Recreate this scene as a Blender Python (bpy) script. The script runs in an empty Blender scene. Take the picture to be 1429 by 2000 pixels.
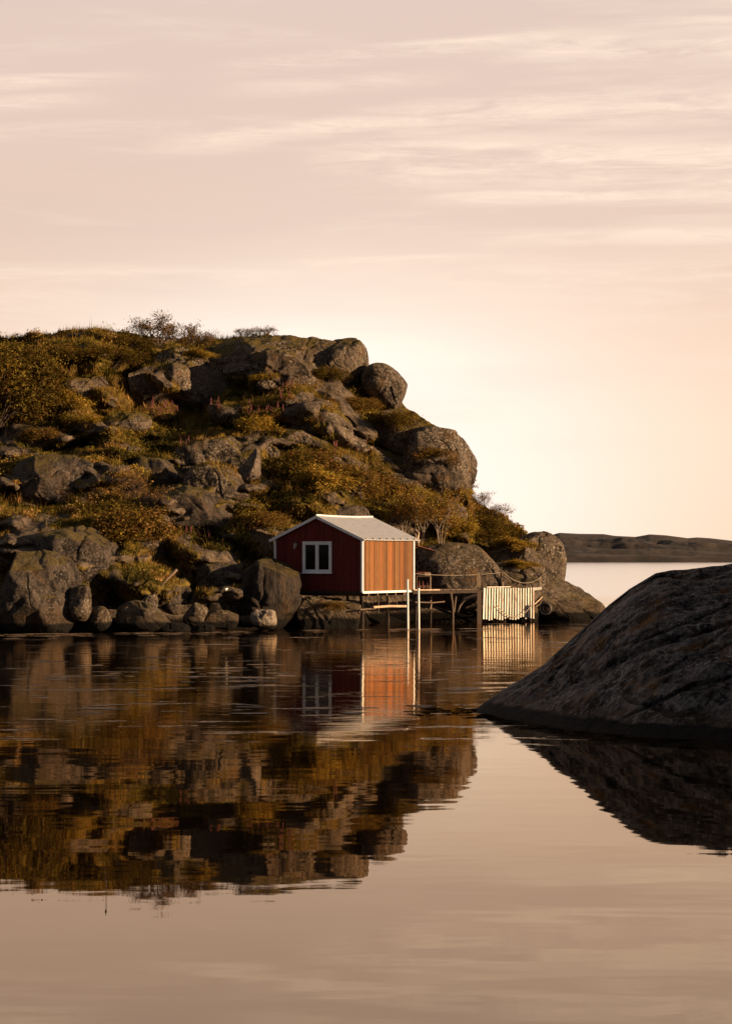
import bpy, bmesh, math, random
import numpy as np
from mathutils import Vector, Matrix
from mathutils.bvhtree import BVHTree

R = math.radians
random.seed(7)
scene = bpy.context.scene
col = scene.collection

# ------------------------------------------------------------------ camera
CAMZ = 3.1
FPX = 2000 * 70 / 36.0          # focal length in photo pixels
HOR = 1085.0                    # horizon row in the photo
cd = bpy.data.cameras.new('camera')
cam = bpy.data.objects.new('camera', cd); col.objects.link(cam)
cam.location = (0, 0, CAMZ); cam.rotation_euler = (R(90), 0, 0)
cd.lens = 70; cd.sensor_fit = 'AUTO'; cd.sensor_width = 36
cd.shift_y = (HOR - 1000) / 2000.0
cd.clip_start = 0.5; cd.clip_end = 20000
scene.camera = cam

# ------------------------------------------------------------------ light
SUN_DIR = Vector((0.955, -0.29, math.tan(R(10.0)))).normalized()   # towards the sun
sun_el = math.asin(SUN_DIR.z); sun_az = math.atan2(SUN_DIR.x, SUN_DIR.y)
sd = bpy.data.lights.new('sun', 'SUN'); sd.energy = 5.0; sd.angle = R(0.6); sd.color = (1.0, 0.67, 0.38)
so = bpy.data.objects.new('sun', sd); col.objects.link(so)
so.rotation_euler = (-SUN_DIR).to_track_quat('-Z', 'Y').to_euler(); so.location = (60, -20, 40)

world = bpy.data.worlds.new('World'); scene.world = world; world.use_nodes = True
scene.view_settings.view_transform = 'Standard'; scene.view_settings.look = 'None'
scene.view_settings.exposure = 0.85; scene.view_settings.gamma = 1.0
scene.render.engine = 'CYCLES'
scene.cycles.use_denoising = True
scene.cycles.max_bounces = 6; scene.cycles.diffuse_bounces = 2; scene.cycles.glossy_bounces = 3
scene.cycles.transmission_bounces = 2; scene.cycles.caustics_reflective = False; scene.cycles.caustics_refractive = False


class NT:
    """small node helper"""
    def __init__(s, tree):
        s.t = tree; s.t.nodes.clear()
    def n(s, typ, **kw):
        nd = s.t.nodes.new(typ)
        ins = kw.pop('ins', {})
        for k, v in kw.items(): setattr(nd, k, v)
        for k, v in ins.items():
            sock = nd.inputs[k]
            if isinstance(v, bpy.types.NodeSocket): s.t.links.new(v, sock)
            else: sock.default_value = v
        return nd
    def math(s, op, a, b=None, clamp=False):
        nd = s.n('ShaderNodeMath', operation=op, use_clamp=clamp)
        for i, v in enumerate((a, b)):
            if v is None: continue
            if isinstance(v, bpy.types.NodeSocket): s.t.links.new(v, nd.inputs[i])
            else: nd.inputs[i].default_value = v
        return nd.outputs[0]
    def mix(s, f, a, b, blend='MIX'):
        nd = s.n('ShaderNodeMix', data_type='RGBA', blend_type=blend)
        for i, v in ((0, f), (6, a), (7, b)):
            if isinstance(v, bpy.types.NodeSocket): s.t.links.new(v, nd.inputs[i])
            else: nd.inputs[i].default_value = v if i == 0 else (*v, 1)[:4]
        return nd.outputs[2]
    def step(s, v, lo, hi):
        nd = s.n('ShaderNodeMapRange', interpolation_type='SMOOTHSTEP', ins={0: v, 1: lo, 2: hi})
        return nd.outputs[0]
    def noise(s, vec, scale, detail=4, rough=.55, dist=0.0):
        nd = s.n('ShaderNodeTexNoise', ins={'Scale': scale, 'Detail': detail, 'Roughness': rough, 'Distortion': dist})
        s.t.links.new(vec, nd.inputs['Vector'])
        return nd.outputs['Fac']
    def ramp(s, v, stops, interp='LINEAR'):
        nd = s.n('ShaderNodeValToRGB', ins={0: v})
        nd.color_ramp.interpolation = interp
        e = nd.color_ramp.elements
        while len(e) < len(stops): e.new(0.5)
        for i, (p, c) in enumerate(stops):
            e[i].position = p; e[i].color = (*c, 1)[:4]
        return nd.outputs[0]
    def mapping(s, vec, scale=(1, 1, 1), rot=(0, 0, 0), loc=(0, 0, 0)):
        nd = s.n('ShaderNodeMapping', ins={'Vector': vec, 'Scale': scale, 'Rotation': rot, 'Location': loc})
        return nd.outputs[0]


w = NT(world.node_tree)
tc = w.n('ShaderNodeTexCoord').outputs['Generated']
sep = w.n('ShaderNodeSeparateXYZ', ins={0: tc})
X, Y, Z = sep.outputs
grad = w.ramp(w.math('MAXIMUM', Z, 0.0), [(0.0, (.96, .65, .45)), (.06, (.97, .69, .51)), (.11, (.88, .635, .485)),
                                          (.165, (.76, .567, .463)), (.27, (.735, .567, .49)), (.45, (.42, .35, .31)), (1.0, (.14, .13, .135))])
# bright air low over the headland
gx = w.math('SUBTRACT', w.math('DIVIDE', X, w.math('MAXIMUM', Y, .05)), .035)
gz = w.math('SUBTRACT', Z, .025)
g2 = w.math('ADD', w.math('POWER', w.math('MULTIPLY', gx, 8.5), 2.0), w.math('POWER', w.math('MULTIPLY', gz, 10.5), 2.0))
h2 = w.math('ADD', w.math('POWER', w.math('MULTIPLY', w.math('ADD', gx, .10), 9.0), 2.0), w.math('POWER', w.math('MULTIPLY', w.math('SUBTRACT', Z, .095), 24.0), 2.0))
glow = w.math('ADD', w.math('EXPONENT', w.math('MULTIPLY', g2, -1.0)), w.math('MULTIPLY', w.math('EXPONENT', w.math('MULTIPLY', h2, -1.0)), .75), True)
glow = w.math('MULTIPLY', glow, w.step(Y, 0.1, 0.4))
skyc = w.mix(glow, grad, (1.08, .93, .81))
# cirrus streaks
m1 = w.mapping(tc, scale=(3.4, 3.4, 30), rot=(0, R(3.0), 0), loc=(3.1, 0, .4))
n1 = w.noise(m1, 1.5, 6, .62, .5)
m2 = w.mapping(tc, scale=(6, 6, 120), rot=(0, R(5), 0), loc=(0, 1, 2))
n2 = w.noise(m2, 1.3, 5, .65, .4)
right = w.step(X, -.12, .14)
th = w.math('SUBTRACT', .535, w.math('MULTIPLY', right, .085))
cl = w.step(w.math('ADD', w.math('MULTIPLY', n1, .72), w.math('MULTIPLY', n2, .28)), th, w.math('ADD', th, .17))
cl = w.math('MULTIPLY', cl, w.step(Z, .035, .10))
skyc = w.mix(w.math('MULTIPLY', cl, .35), skyc, (.95, .765, .62))
# long cirrus banks: (azimuth, height) start and end as tangents, thickness, strength
tu = w.math('DIVIDE', X, w.math('MAXIMUM', Y, .05)); tv_ = w.math('DIVIDE', Z, w.math('MAXIMUM', Y, .05))
wisp = w.noise(w.mapping(tc, scale=(7, 7, 75), rot=(0, R(4), 0), loc=(.7, 2, 1)), 1.5, 7, .68, .7)
wisp2 = w.noise(w.mapping(tc, scale=(22, 22, 130), rot=(0, R(5), 0)), 1.5, 5, .7, 1.0)
bend = w.math('MULTIPLY', w.math('SUBTRACT', w.noise(w.mapping(tc, scale=(5, 5, 14)), 1.5, 3, .5), .5), .022)
bank = 0.0
for (ax0, ay0, ax1, ay1, th_, st_) in ((-200, 170, 270, 150, 13, .8), (-200, 215, 210, 190, 16, .7), (380, 135, 1150, 66, 15, .9), (900, 95, 1900, 75, 32, .8), (1200, 40, 1900, 30, 12, .7),
        (250, 285, 1100, 205, 22, .75), (640, 240, 1900, 165, 34, .85), (560, 310, 1900, 320, 48, .95), (760, 390, 1900, 372, 15, .9), (-200, 524, 700, 548, 24, .8),
        (480, 517, 1000, 500, 10, .8), (830, 470, 1900, 440, 15, .7), (-200, 600, 1900, 520, 60, .5), (-200, 262, 600, 235, 16, .35), (380, 175, 900, 150, 16, .5), (100, 20, 700, 90, 20, .35)):
    x0_, x1_ = (ax0 - 714.5) / FPX, (ax1 - 714.5) / FPX; y0_, y1_ = (HOR - ay0) / FPX, (HOR - ay1) / FPX
    sl_ = (y1_ - y0_) / (x1_ - x0_); T_ = th_ / FPX
    d_ = w.math('SUBTRACT', w.math('ADD', tv_, w.math('MULTIPLY', bend, .35)), w.math('ADD', y0_ - sl_ * x0_, w.math('MULTIPLY', tu, sl_)))
    # crisp upper edge, soft lower edge
    k_ = w.math('MULTIPLY', w.step(d_, -T_ * 2.0, -T_ * .1), w.math('SUBTRACT', 1.0, w.step(d_, T_ * .2, T_ * 1.3)))
    k_ = w.math('MULTIPLY', k_, w.math('MULTIPLY', w.step(tu, x0_ - .004, x0_ + .055), w.math('SUBTRACT', 1.0, w.step(tu, x1_ - .06, x1_ + .02))))
    bank = w.math('MAXIMUM', w.math('MULTIPLY', k_, st_), bank)
tex = w.math('ADD', w.math('MULTIPLY', w.step(wisp, .36, .62), .75), w.math('MULTIPLY', w.step(wisp2, .40, .65), .30))
bank = w.math('MULTIPLY', w.math('MULTIPLY', bank, tex), w.step(Y, .3, .7))
skyc = w.mix(w.math('MULTIPLY', bank, .95), skyc, (1.0, .80, .645))
# broad mauve-grey veils
n3 = w.noise(w.mapping(tc, scale=(1.5, 1.5, 12), loc=(5, 2, 1)), 1.6, 3, .5)
skyc = w.mix(w.math('MULTIPLY', w.step(n3, .45, .7), .22), skyc, (.60, .48, .43))
# the sky away from the low sun is darker
skyc = w.mix(1.0, skyc, w.mix(w.step(Y, -.4, .7), (.25, .32, .42), (1, 1, 1)), 'MULTIPLY')
nish = w.n('ShaderNodeTexSky', sky_type='NISHITA', sun_disc=False, sun_elevation=sun_el, sun_rotation=sun_az)
b1 = w.n('ShaderNodeBackground', ins={'Color': nish.outputs[0], 'Strength': .04})
b2 = w.n('ShaderNodeBackground', ins={'Color': skyc, 'Strength': 0.62})
mx = w.n('ShaderNodeMixShader', ins={0: .95, 1: b1.outputs[0], 2: b2.outputs[0]})
w.n('ShaderNodeOutputWorld', ins={'Surface': mx.outputs[0]})


# ------------------------------------------------------------------ helpers
def U(px, py, D):
    """point of the place seen at photo pixel (px, py) when it stands D metres away"""
    return Vector(((px - 714.5) / FPX * D, D, CAMZ - (py - HOR) / FPX * D))

def tag(o, label=None, cat=None, group=None, kind=None):
    for k, v in (('label', label), ('category', cat), ('group', group), ('kind', kind)):
        if v: o[k] = v
    return o

def empty(name, loc, label, cat, rz=0, group=None, scale=None):
    o = bpy.data.objects.new(name, None); col.objects.link(o)
    o.location = loc; o.rotation_euler = (0, 0, rz); o.empty_display_size = .3
    if scale: o.scale = scale
    return tag(o, label, cat, group)

def mesh_np(name, V, F, mat, parent=None, smooth=False, attrs=None, colors=None):
    """V (n,3), F (m,k) arrays -> ONE mesh object"""
    V = np.asarray(V, np.float32); F = np.asarray(F, np.int32)
    me = bpy.data.meshes.new(name)
    k = F.shape[1]
    me.vertices.add(len(V)); me.vertices.foreach_set('co', V.ravel())
    me.loops.add(F.size); me.loops.foreach_set('vertex_index', F.ravel())
    me.polygons.add(len(F))
    me.polygons.foreach_set('loop_start', np.arange(0, F.size, k, dtype=np.int32))
    me.polygons.foreach_set('loop_total', np.full(len(F), k, np.int32))
    if smooth: me.polygons.foreach_set('use_smooth', np.ones(len(F), bool))
    me.update(calc_edges=True); me.validate()
    for an, av in (attrs or {}).items():
        a = me.attributes.new(an, 'FLOAT', 'POINT'); a.data.foreach_set('value', np.asarray(av, np.float32))
    if colors is not None:
        a = me.attributes.new('tint', 'FLOAT_COLOR', 'POINT')
        c = np.ones((len(V), 4), np.float32); c[:, :3] = colors
        a.data.foreach_set('color', c.ravel())
    me.materials.append(mat)
    o = bpy.data.objects.new(name, me); col.objects.link(o); o.parent = parent
    return o

class MB:
    """collects boxes, bars and tubes that make up one part"""
    def __init__(s): s.bm = bmesh.new(); s.lay = s.bm.verts.layers.float_color.new('tint')
    def _fin(s, vs, tint):
        for v in vs: v[s.lay] = (*tint, 1)
    def box(s, c, size, rot=None, tint=(1, 1, 1), bevel=0):
        r = bmesh.ops.create_cube(s.bm, size=1)
        vs = r['verts']
        M = Matrix.Translation(Vector(c)) @ (rot.to_4x4() if rot else Matrix.Identity(4)) @ Matrix.Diagonal((*size, 1))
        bmesh.ops.transform(s.bm, matrix=M, verts=vs)
        if bevel:
            es = list({e for v in vs for e in v.link_edges})
            rb = bmesh.ops.bevel(s.bm, geom=es, offset=bevel, segments=1, affect='EDGES')
            vs = list({v for f in rb['faces'] for v in f.verts} | {v for v in vs if v.is_valid})
        s._fin(vs, tint); return s
    def bar(s, a, b, w_, h_, tint=(1, 1, 1)):
        a, b = Vector(a), Vector(b); d = b - a
        q = d.to_track_quat('Y', 'Z').to_matrix()
        return s.box((a + b) / 2, (w_, d.length, h_), q, tint)
    def tube(s, pts, r, n=8, tint=(1, 1, 1), r1=None):
        pts = [Vector(p) for p in pts]; rings = []; N = len(pts); new = []
        for i, p in enumerate(pts):
            d = (pts[min(i + 1, N - 1)] - pts[max(i - 1, 0)]).normalized()
            q = d.to_track_quat('Z', 'Y'); rr = r if r1 is None else r + (r1 - r) * i / (N - 1)
            ring = [s.bm.verts.new(p + q @ Vector((math.cos(6.2832 * k / n) * rr, math.sin(6.2832 * k / n) * rr, 0))) for k in range(n)]
            rings.append(ring); new += ring
        for a, b in zip(rings, rings[1:]):
            for k in range(n): s.bm.faces.new((a[k], a[(k + 1) % n], b[(k + 1) % n], b[k]))
        s.bm.faces.new(rings[0][::-1]); s.bm.faces.new(rings[-1])
        s._fin(new, tint); return s
    def build(s, name, mat, parent=None, smooth=False):
        bmesh.ops.recalc_face_normals(s.bm, faces=s.bm.faces[:])
        me = bpy.data.meshes.new(name); s.bm.to_mesh(me); s.bm.free()
        if smooth:
            for p in me.polygons: p.use_smooth = True
        me.materials.append(mat)
        o = bpy.data.objects.new(name, me); col.objects.link(o); o.parent = parent
        return o

# gradient noise in numpy
def _hash(i, j, k, seed):
    h = (i * 374761393 + j * 668265263 + k * 2147483647 + seed * 974634777) & 0xffffffff
    h = ((h ^ (h >> 13)) * 1274126177) & 0xffffffff
    h = (h ^ (h >> 16)) & 0xffffffff
    return ((h * 2246822519) & 0xffffffff) >> 8
_ang = np.random.RandomState(3).normal(size=(256, 3)); _ang /= np.linalg.norm(_ang, axis=1)[:, None]
def pn(P, seed=0):
    P = np.asarray(P, np.float64); I = np.floor(P).astype(np.int64); f = P - I
    u = f * f * f * (f * (f * 6 - 15) + 10)
    out = 0
    for dx in (0, 1):
        wx = u[:, 0] if dx else 1 - u[:, 0]
        for dy in (0, 1):
            wy = u[:, 1] if dy else 1 - u[:, 1]
            for dz in (0, 1):
                wz = u[:, 2] if dz else 1 - u[:, 2]
                g = _ang[_hash(I[:, 0] + dx, I[:, 1] + dy, I[:, 2] + dz, seed) & 255]
                d = (g[:, 0] * (f[:, 0] - dx) + g[:, 1] * (f[:, 1] - dy) + g[:, 2] * (f[:, 2] - dz))
                out = out + wx * wy * wz * d
    return out * 1.6
def fbm(P, octv=4, seed=0, gain=.5):
    s_, a, t = 0, 1.0, 0
    for o in range(octv):
        s_ = s_ + a * pn(P * (2.03 ** o) + 17.3 * o, seed + o); t += a; a *= gain
    return s_ / t
def ridged(P, octv=3, seed=0):
    s_, a, t = 0, 1.0, 0
    for o in range(octv):
        s_ = s_ + a * (1 - np.abs(pn(P * (2.03 ** o) + 9.1 * o, seed + o)) * 2); t += a; a *= .5
    return s_ / t
def sst(x, a, b):
    t = np.clip((x - a) / (b - a), 0, 1); return t * t * (3 - 2 * t)

# ------------------------------------------------------------------ materials
def new_mat(name):
    m = bpy.data.materials.new(name); m.use_nodes = True
    return m, NT(m.node_tree)

def rock_mat(name, base=(.160, .120, .086), dark=(.028, .021, .015), pale=(.46, .39, .30), rust=(.17, .085, .028),
             moss=(.125, .090, .022), moss_amt=1.0, rust_amt=.5, fine=1.0, stretch=None, bump=.9, pale_amt=.7, band=(.42, .75), joint=.035):
    m, t = new_mat(name)
    geo = t.n('ShaderNodeNewGeometry'); pos = geo.outputs['Position']
    P = t.mapping(pos, scale=(1, 1, 1)) if not stretch else t.mapping(t.mapping(pos, rot=(0, stretch[0], 0)), scale=stretch[1])
    big = t.noise(P, .35 * fine, 5, .6)
    mid = t.noise(P, 1.7 * fine, 7, .68)
    sml = t.noise(P, 9 * fine, 5, .7)
    c = t.mix(t.step(t.math('ADD', t.math('MULTIPLY', mid, .65), t.math('MULTIPLY', sml, .35)), .41, .57), dark, base)
    c = t.mix(t.math('MULTIPLY', t.step(big, .5, .72), .55), c, tuple(x * 1.5 for x in base))
    c = t.mix(t.math('MULTIPLY', t.step(t.noise(P, .9 * fine, 6, .7, .3), .53, .66), rust_amt), c, rust)
    sp = t.math('MULTIPLY', t.step(sml, .52, .62), t.step(t.noise(P, .8 * fine, 3), .40, .55))
    c = t.mix(t.math('MULTIPLY', sp, pale_amt), c, pale)
    c = t.mix(t.math('MULTIPLY', t.step(t.noise(P, 24 * fine, 3, .6), .52, .7), .5), c, dark)
    # joints: long near-parallel cracks
    cm = 0
    for rt, sc_w, mk in (((0.3, .5, .2), .11, .5), ((1.1, -.4, .9), .075, .8)):
        wv_ = t.n('ShaderNodeTexWave', wave_type='BANDS', bands_direction='X', wave_profile='SAW',
                  ins={'Vector': t.mapping(P, rot=rt), 'Scale': sc_w * fine, 'Distortion': 5.0, 'Detail': 4, 'Detail Scale': 1.2, 'Detail Roughness': .6}).outputs['Fac']
        k_ = t.math('MULTIPLY', t.math('SUBTRACT', 1.0, t.step(wv_, .004, joint)), t.step(t.noise(P, mk * fine, 3), .42, .58))
        cm = t.math('MAXIMUM', k_, cm)
    crack = cm
    c = t.mix(t.math('MULTIPLY', crack, .8), c, (.012, .01, .008))
    # moss and turf on level tops
    nz = t.n('ShaderNodeSeparateXYZ', ins={0: geo.outputs['Normal']}).outputs[2]
    mo = t.step(t.math('ADD', nz, t.math('MULTIPLY', t.math('SUBTRACT', t.noise(P, 1.1 * fine, 6, .65), .5), 1.7)), .62, .86)
    c = t.mix(t.math('MULTIPLY', mo, moss_amt), c, moss)
    # tide band
    z = t.n('ShaderNodeSeparateXYZ', ins={0: pos}).outputs[2]
    zz = t.math('ADD', z, t.math('MULTIPLY', t.math('SUBTRACT', t.noise(P, 1.5, 4), .5), .25))
    c = t.mix(t.math('MULTIPLY', t.math('SUBTRACT', 1.0, t.step(zz, band[1] * .8, band[1] * 1.5)), .45), c, (.06, .036, .015))
    c = t.mix(t.math('SUBTRACT', 1.0, t.step(zz, band[0] * .8, band[0] * 1.15)), c, (.008, .0065, .005))
    h = t.math('ADD', t.math('MULTIPLY', mid, 1.1), t.math('MULTIPLY', sml, .55))
    h = t.math('ADD', h, t.math('MULTIPLY', t.noise(P, 30 * fine, 3, .6), .12))
    h = t.math('SUBTRACT', h, t.math('MULTIPLY', crack, .5))
    bp = t.n('ShaderNodeBump', ins={'Strength': bump, 'Distance': .35 / fine, 'Height': h})
    bs = t.n('ShaderNodeBsdfPrincipled', ins={'Base Color': c, 'Roughness': .88, 'Normal': bp.outputs[0], 'Specular IOR Level': .2})
    t.n('ShaderNodeOutputMaterial', ins={'Surface': bs.outputs[0]})
    return m

def simple(name, rgb, rough=.7, var=.35, scale=6, spec=.3, grain=None, bump=.25, use_tint=True, metal=0, dirt=None):
    """painted / wooden surface: tint attribute * colour with grain and blotches"""
    m, t = new_mat(name)
    tcn = t.n('ShaderNodeTexCoord').outputs['Object']
    P = t.mapping(tcn, scale=grain or (1, 1, 1))
    n_ = t.noise(P, scale, 6, .65)
    n2_ = t.noise(tcn, 1.3, 4, .6)
    c = t.mix(t.step(n_, .3, .75), tuple(x * (1 - var) for x in rgb), tuple(min(1, x * (1 + var)) for x in rgb))
    if use_tint:
        at = t.n('ShaderNodeAttribute', attribute_name='tint').outputs['Color']
        c = t.mix(1.0, c, at, 'MULTIPLY')
    if dirt:
        c = t.mix(t.math('MULTIPLY', t.step(t.math('ADD', t.math('MULTIPLY', n_, .5), t.math('MULTIPLY', n2_, .5)), .5, .62), .7), c, dirt)
    bp = t.n('ShaderNodeBump', ins={'Strength': bump, 'Distance': .01, 'Height': n_})
    bs = t.n('ShaderNodeBsdfPrincipled', ins={'Base Color': c, 'Roughness': rough, 'Normal': bp.outputs[0], 'Specular IOR Level': spec, 'Metallic': metal})
    t.n('ShaderNodeOutputMaterial', ins={'Surface': bs.outputs[0]})
    return m

def leaf_mat(name, mul=1.0, trans=.35):
    m, t = new_mat(name)
    at = t.n('ShaderNodeAttribute', attribute_name='tint').outputs['Color']
    c = t.mix(1.0, at, (mul * 1.03, mul * .93, mul), 'MULTIPLY')
    d = t.n('ShaderNodeBsdfDiffuse', ins={'Color': c})
    tr = t.n('ShaderNodeBsdfTranslucent', ins={'Color': t.mix(1.0, c, (1.3, 1.05, .6), 'MULTIPLY')})
    mx_ = t.n('ShaderNodeMixShader', ins={0: trans, 1: d.outputs[0], 2: tr.outputs[0]})
    t.n('ShaderNodeOutputMaterial', ins={'Surface': mx_.outputs[0]})
    return m

M = {}
M['rock'] = rock_mat('granite')
M['rock_bare'] = rock_mat('bare_granite', base=(.15, .115, .088), moss_amt=.35, rust_amt=.75, rust=(.19, .10, .035))
M['rock_dark_shade'] = rock_mat('dark_shade_granite', base=(.095, .074, .058), dark=(.016, .013, .011), pale=(.20, .17, .14), moss_amt=.7, rust_amt=.3)  # dark base also puts the shade of the lower shore into the colour
M['rock_near'] = rock_mat('weathered_granite', base=(.30, .255, .23), dark=(.022, .017, .014), pale=(.60, .54, .50), fine=1.5, joint=.10,
                          rust=(.26, .11, .018), rust_amt=.85, moss_amt=.25, moss=(.018, .012, .008), stretch=(R(30), (.75, 1, 1.2)), bump=1.0, pale_amt=.75, band=(.20, .36))
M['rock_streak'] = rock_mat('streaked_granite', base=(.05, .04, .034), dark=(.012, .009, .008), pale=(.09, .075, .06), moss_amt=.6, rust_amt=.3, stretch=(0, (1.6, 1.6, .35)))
M['rock_sunlit_tone'] = rock_mat('sunlit_tone_granite', base=(.34, .28, .22), dark=(.09, .07, .055), pale=(.5, .44, .37), moss_amt=.1, rust_amt=.2, band=(.25, .3))  # lightened base: sun passing under the cabin is put into the colour
M['leaf'] = leaf_mat('leaves', 1.3)
M['grass'] = leaf_mat('grass_blades', 1.0, .3)
M['bark'] = simple('bark', (.07, .048, .034), .9)
M['birch'] = simple('pale_bark', (.24, .19, .15), .8)
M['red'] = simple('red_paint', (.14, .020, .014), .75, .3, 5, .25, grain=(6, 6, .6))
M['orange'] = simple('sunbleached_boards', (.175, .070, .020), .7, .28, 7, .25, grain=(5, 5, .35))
M['white'] = simple('white_paint', (.86, .85, .83), .6, .12, 6, .3, grain=(1, 1, .4))
M['white_worn'] = simple('worn_white_paint', (.84, .79, .72), .65, .15, 5, .3, grain=(3, 3, .5), dirt=(.25, .12, .045))
M['roof'] = simple('roof_sheet', (.36, .37, .40), .6, .14, 3, .35, grain=(3, 1, 1))
M['wood'] = simple('grey_wood', (.16, .115, .085), .85, .4, 8, .2, grain=(6, 1, 6))
M['wood_dark'] = simple('tarred_wood', (.045, .032, .024), .85, .4, 8, .2)
M['wood_pale'] = simple('pale_wood', (.50, .37, .26), .8, .3, 8, .2)
M['rope'] = simple('rope', (.34, .27, .20), .9, .2, 20)
M['rubber'] = simple('rubber', (.018, .016, .015), .6, .3, 12)
M['rubber_worn'] = simple('worn_rubber', (.16, .135, .115), .7, .3, 12)
M['metal'] = simple('lamp_metal', (.34, .31, .28), .45, .1, 6, .5, metal=.3)
M['rust_red'] = simple('rusty_sheet', (.15, .045, .03), .75, .4, 6)
m, t = new_mat('window_glass')
t.n('ShaderNodeOutputMaterial', ins={'Surface': t.n('ShaderNodeBsdfPrincipled', ins={'Base Color': (.006, .006, .006, 1), 'Roughness': .06, 'IOR': 1.22}).outputs[0]})
M['glass'] = m

# hill ground: turf, scree and bare rock mixed by the 'veg' attribute
m, t = new_mat('hill_ground')
geo = t.n('ShaderNodeNewGeometry'); pos = geo.outputs['Position']
veg = t.n('ShaderNodeAttribute', attribute_name='veg').outputs['Fac']
n_a = t.noise(pos, 2.2, 7, .7); n_b = t.noise(pos, 8, 5, .7); n_c = t.noise(pos, .5, 4, .6)
rockc = t.mix(t.step(n_a, .35, .65), (.035, .027, .02), (.175, .13, .092))
rockc = t.mix(t.math('MULTIPLY', t.step(n_b, .56, .66), .6), rockc, (.27, .235, .20))
turf = t.mix(t.step(n_a, .35, .65), (.050, .038, .012), (.21, .145, .034))
turf = t.mix(t.math('MULTIPLY', t.step(n_c, .5, .7), .6), turf, (.07, .034, .012))
c = t.mix(t.step(t.math('ADD', veg, t.math('MULTIPLY', t.math('SUBTRACT', n_b, .5), .9)), .38, .56), rockc, turf)
z = t.n('ShaderNodeSeparateXYZ', ins={0: pos}).outputs[2]
c = t.mix(t.math('SUBTRACT', 1.0, t.step(z, .35, .55)), c, (.008, .0065, .005))
bp = t.n('ShaderNodeBump', ins={'Strength': .8, 'Distance': .3, 'Height': t.math('ADD', n_a, t.math('MULTIPLY', n_b, .4))})
t.n('ShaderNodeOutputMaterial', ins={'Surface': t.n('ShaderNodeBsdfPrincipled', ins={'Base Color': c, 'Roughness': .95, 'Specular IOR Level': .1, 'Normal': bp.outputs[0]}).outputs[0]})
M['hill'] = m

# far island
m, t = new_mat('far_rock')
pos = t.n('ShaderNodeNewGeometry').outputs['Position']
P = t.mapping(pos, scale=(1, 1, 3))
c = t.mix(t.step(t.noise(P, .02, 7, .7), .38, .62), (.018, .014, .013), (.046, .034, .028))
c = t.mix(t.math('MULTIPLY', t.step(t.noise(P, .07, 6, .7), .52, .64), .5), c, (.095, .065, .05))
c = t.mix(t.math('MULTIPLY', t.step(t.noise(P, .012, 5, .6), .5, .62), .5), c, (.038, .026, .014))
t.n('ShaderNodeOutputMaterial', ins={'Surface': t.n('ShaderNodeBsdfPrincipled', ins={'Base Color': c, 'Roughness': .95}).outputs[0]})
M['far'] = m

# water
m, t = new_mat('still_water')
pos = t.n('ShaderNodeNewGeometry').outputs['Position']
sp_ = t.n('ShaderNodeSeparateXYZ', ins={0: pos}); wx, wy = sp_.outputs[0], sp_.outputs[1]
w1 = t.noise(t.mapping(pos, scale=(.55, 1.0, 1)), .9, 2, .5)              # long soft undulation
w2 = t.noise(t.mapping(pos, scale=(.45, 1.4, 1), loc=(4, 0, 0)), 3.2, 3, .55)  # small ripples
patch = t.noise(t.mapping(pos, scale=(.30, .85, 1), loc=(1.5, 3, 0)), 1.0, 5, .66)
near_shore = t.math('MULTIPLY', t.step(wy, 30, 44), t.math('SUBTRACT', 1.0, t.step(wy, 100, 125)))
pt = t.math('MULTIPLY', t.step(patch, .585, .66), near_shore)
calm = t.math('ADD', .0030, t.math('MULTIPLY', t.math('MULTIPLY', t.step(wy, 20, 60), t.math('SUBTRACT', 1.0, t.step(wy, 98, 115))), .006))
openw = t.math('MULTIPLY', t.step(wy, 100, 160), .004)
amp2 = t.math('ADD', t.math('ADD', t.math('MULTIPLY', near_shore, .0022), t.math('MULTIPLY', pt, .045)), openw)
h = t.math('ADD', t.math('MULTIPLY', w1, calm), t.math('MULTIPLY', w2, t.math('ADD', amp2, .0002)))
bp = t.n('ShaderNodeBump', ins={'Strength': 1.0, 'Distance': 1.0, 'Height': h})
far_f = t.step(wy, 95, 170)
fr = t.n('ShaderNodeFresnel', ins={'IOR': 2.0, 'Normal': bp.outputs[0]}).outputs[0]
gl = t.n('ShaderNodeBsdfGlossy', ins={'Color': t.mix(far_f, (1.0, .84, .67), (1.0, .97, .93)), 'Roughness': t.math('ADD', t.math('ADD', .014, t.math('MULTIPLY', t.step(wy, 18, 50), .03)), t.math('MULTIPLY', far_f, .10)), 'Normal': bp.outputs[0]})
df = t.n('ShaderNodeBsdfDiffuse', ins={'Color': (.006, .0042, .003, 1)})
mxw = t.n('ShaderNodeMixShader', ins={0: t.math('ADD', fr, t.math('ADD', .06, t.math('MULTIPLY', far_f, .09)), True), 1: df.outputs[0], 2: gl.outputs[0]})
t.n('ShaderNodeOutputMaterial', ins={'Surface': mxw.outputs[0]})
M['water'] = m

# ------------------------------------------------------------------ water, seabed, far land
wv = [(-9000, -400, 0), (9000, -400, 0), (9000, 16000, 0), (-9000, 16000, 0)]
tag(mesh_np('water', wv, [(0, 1, 2, 3)], M['water']), 'calm dark sea mirroring the hill, cabin and peach sky', kind='structure')

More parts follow.
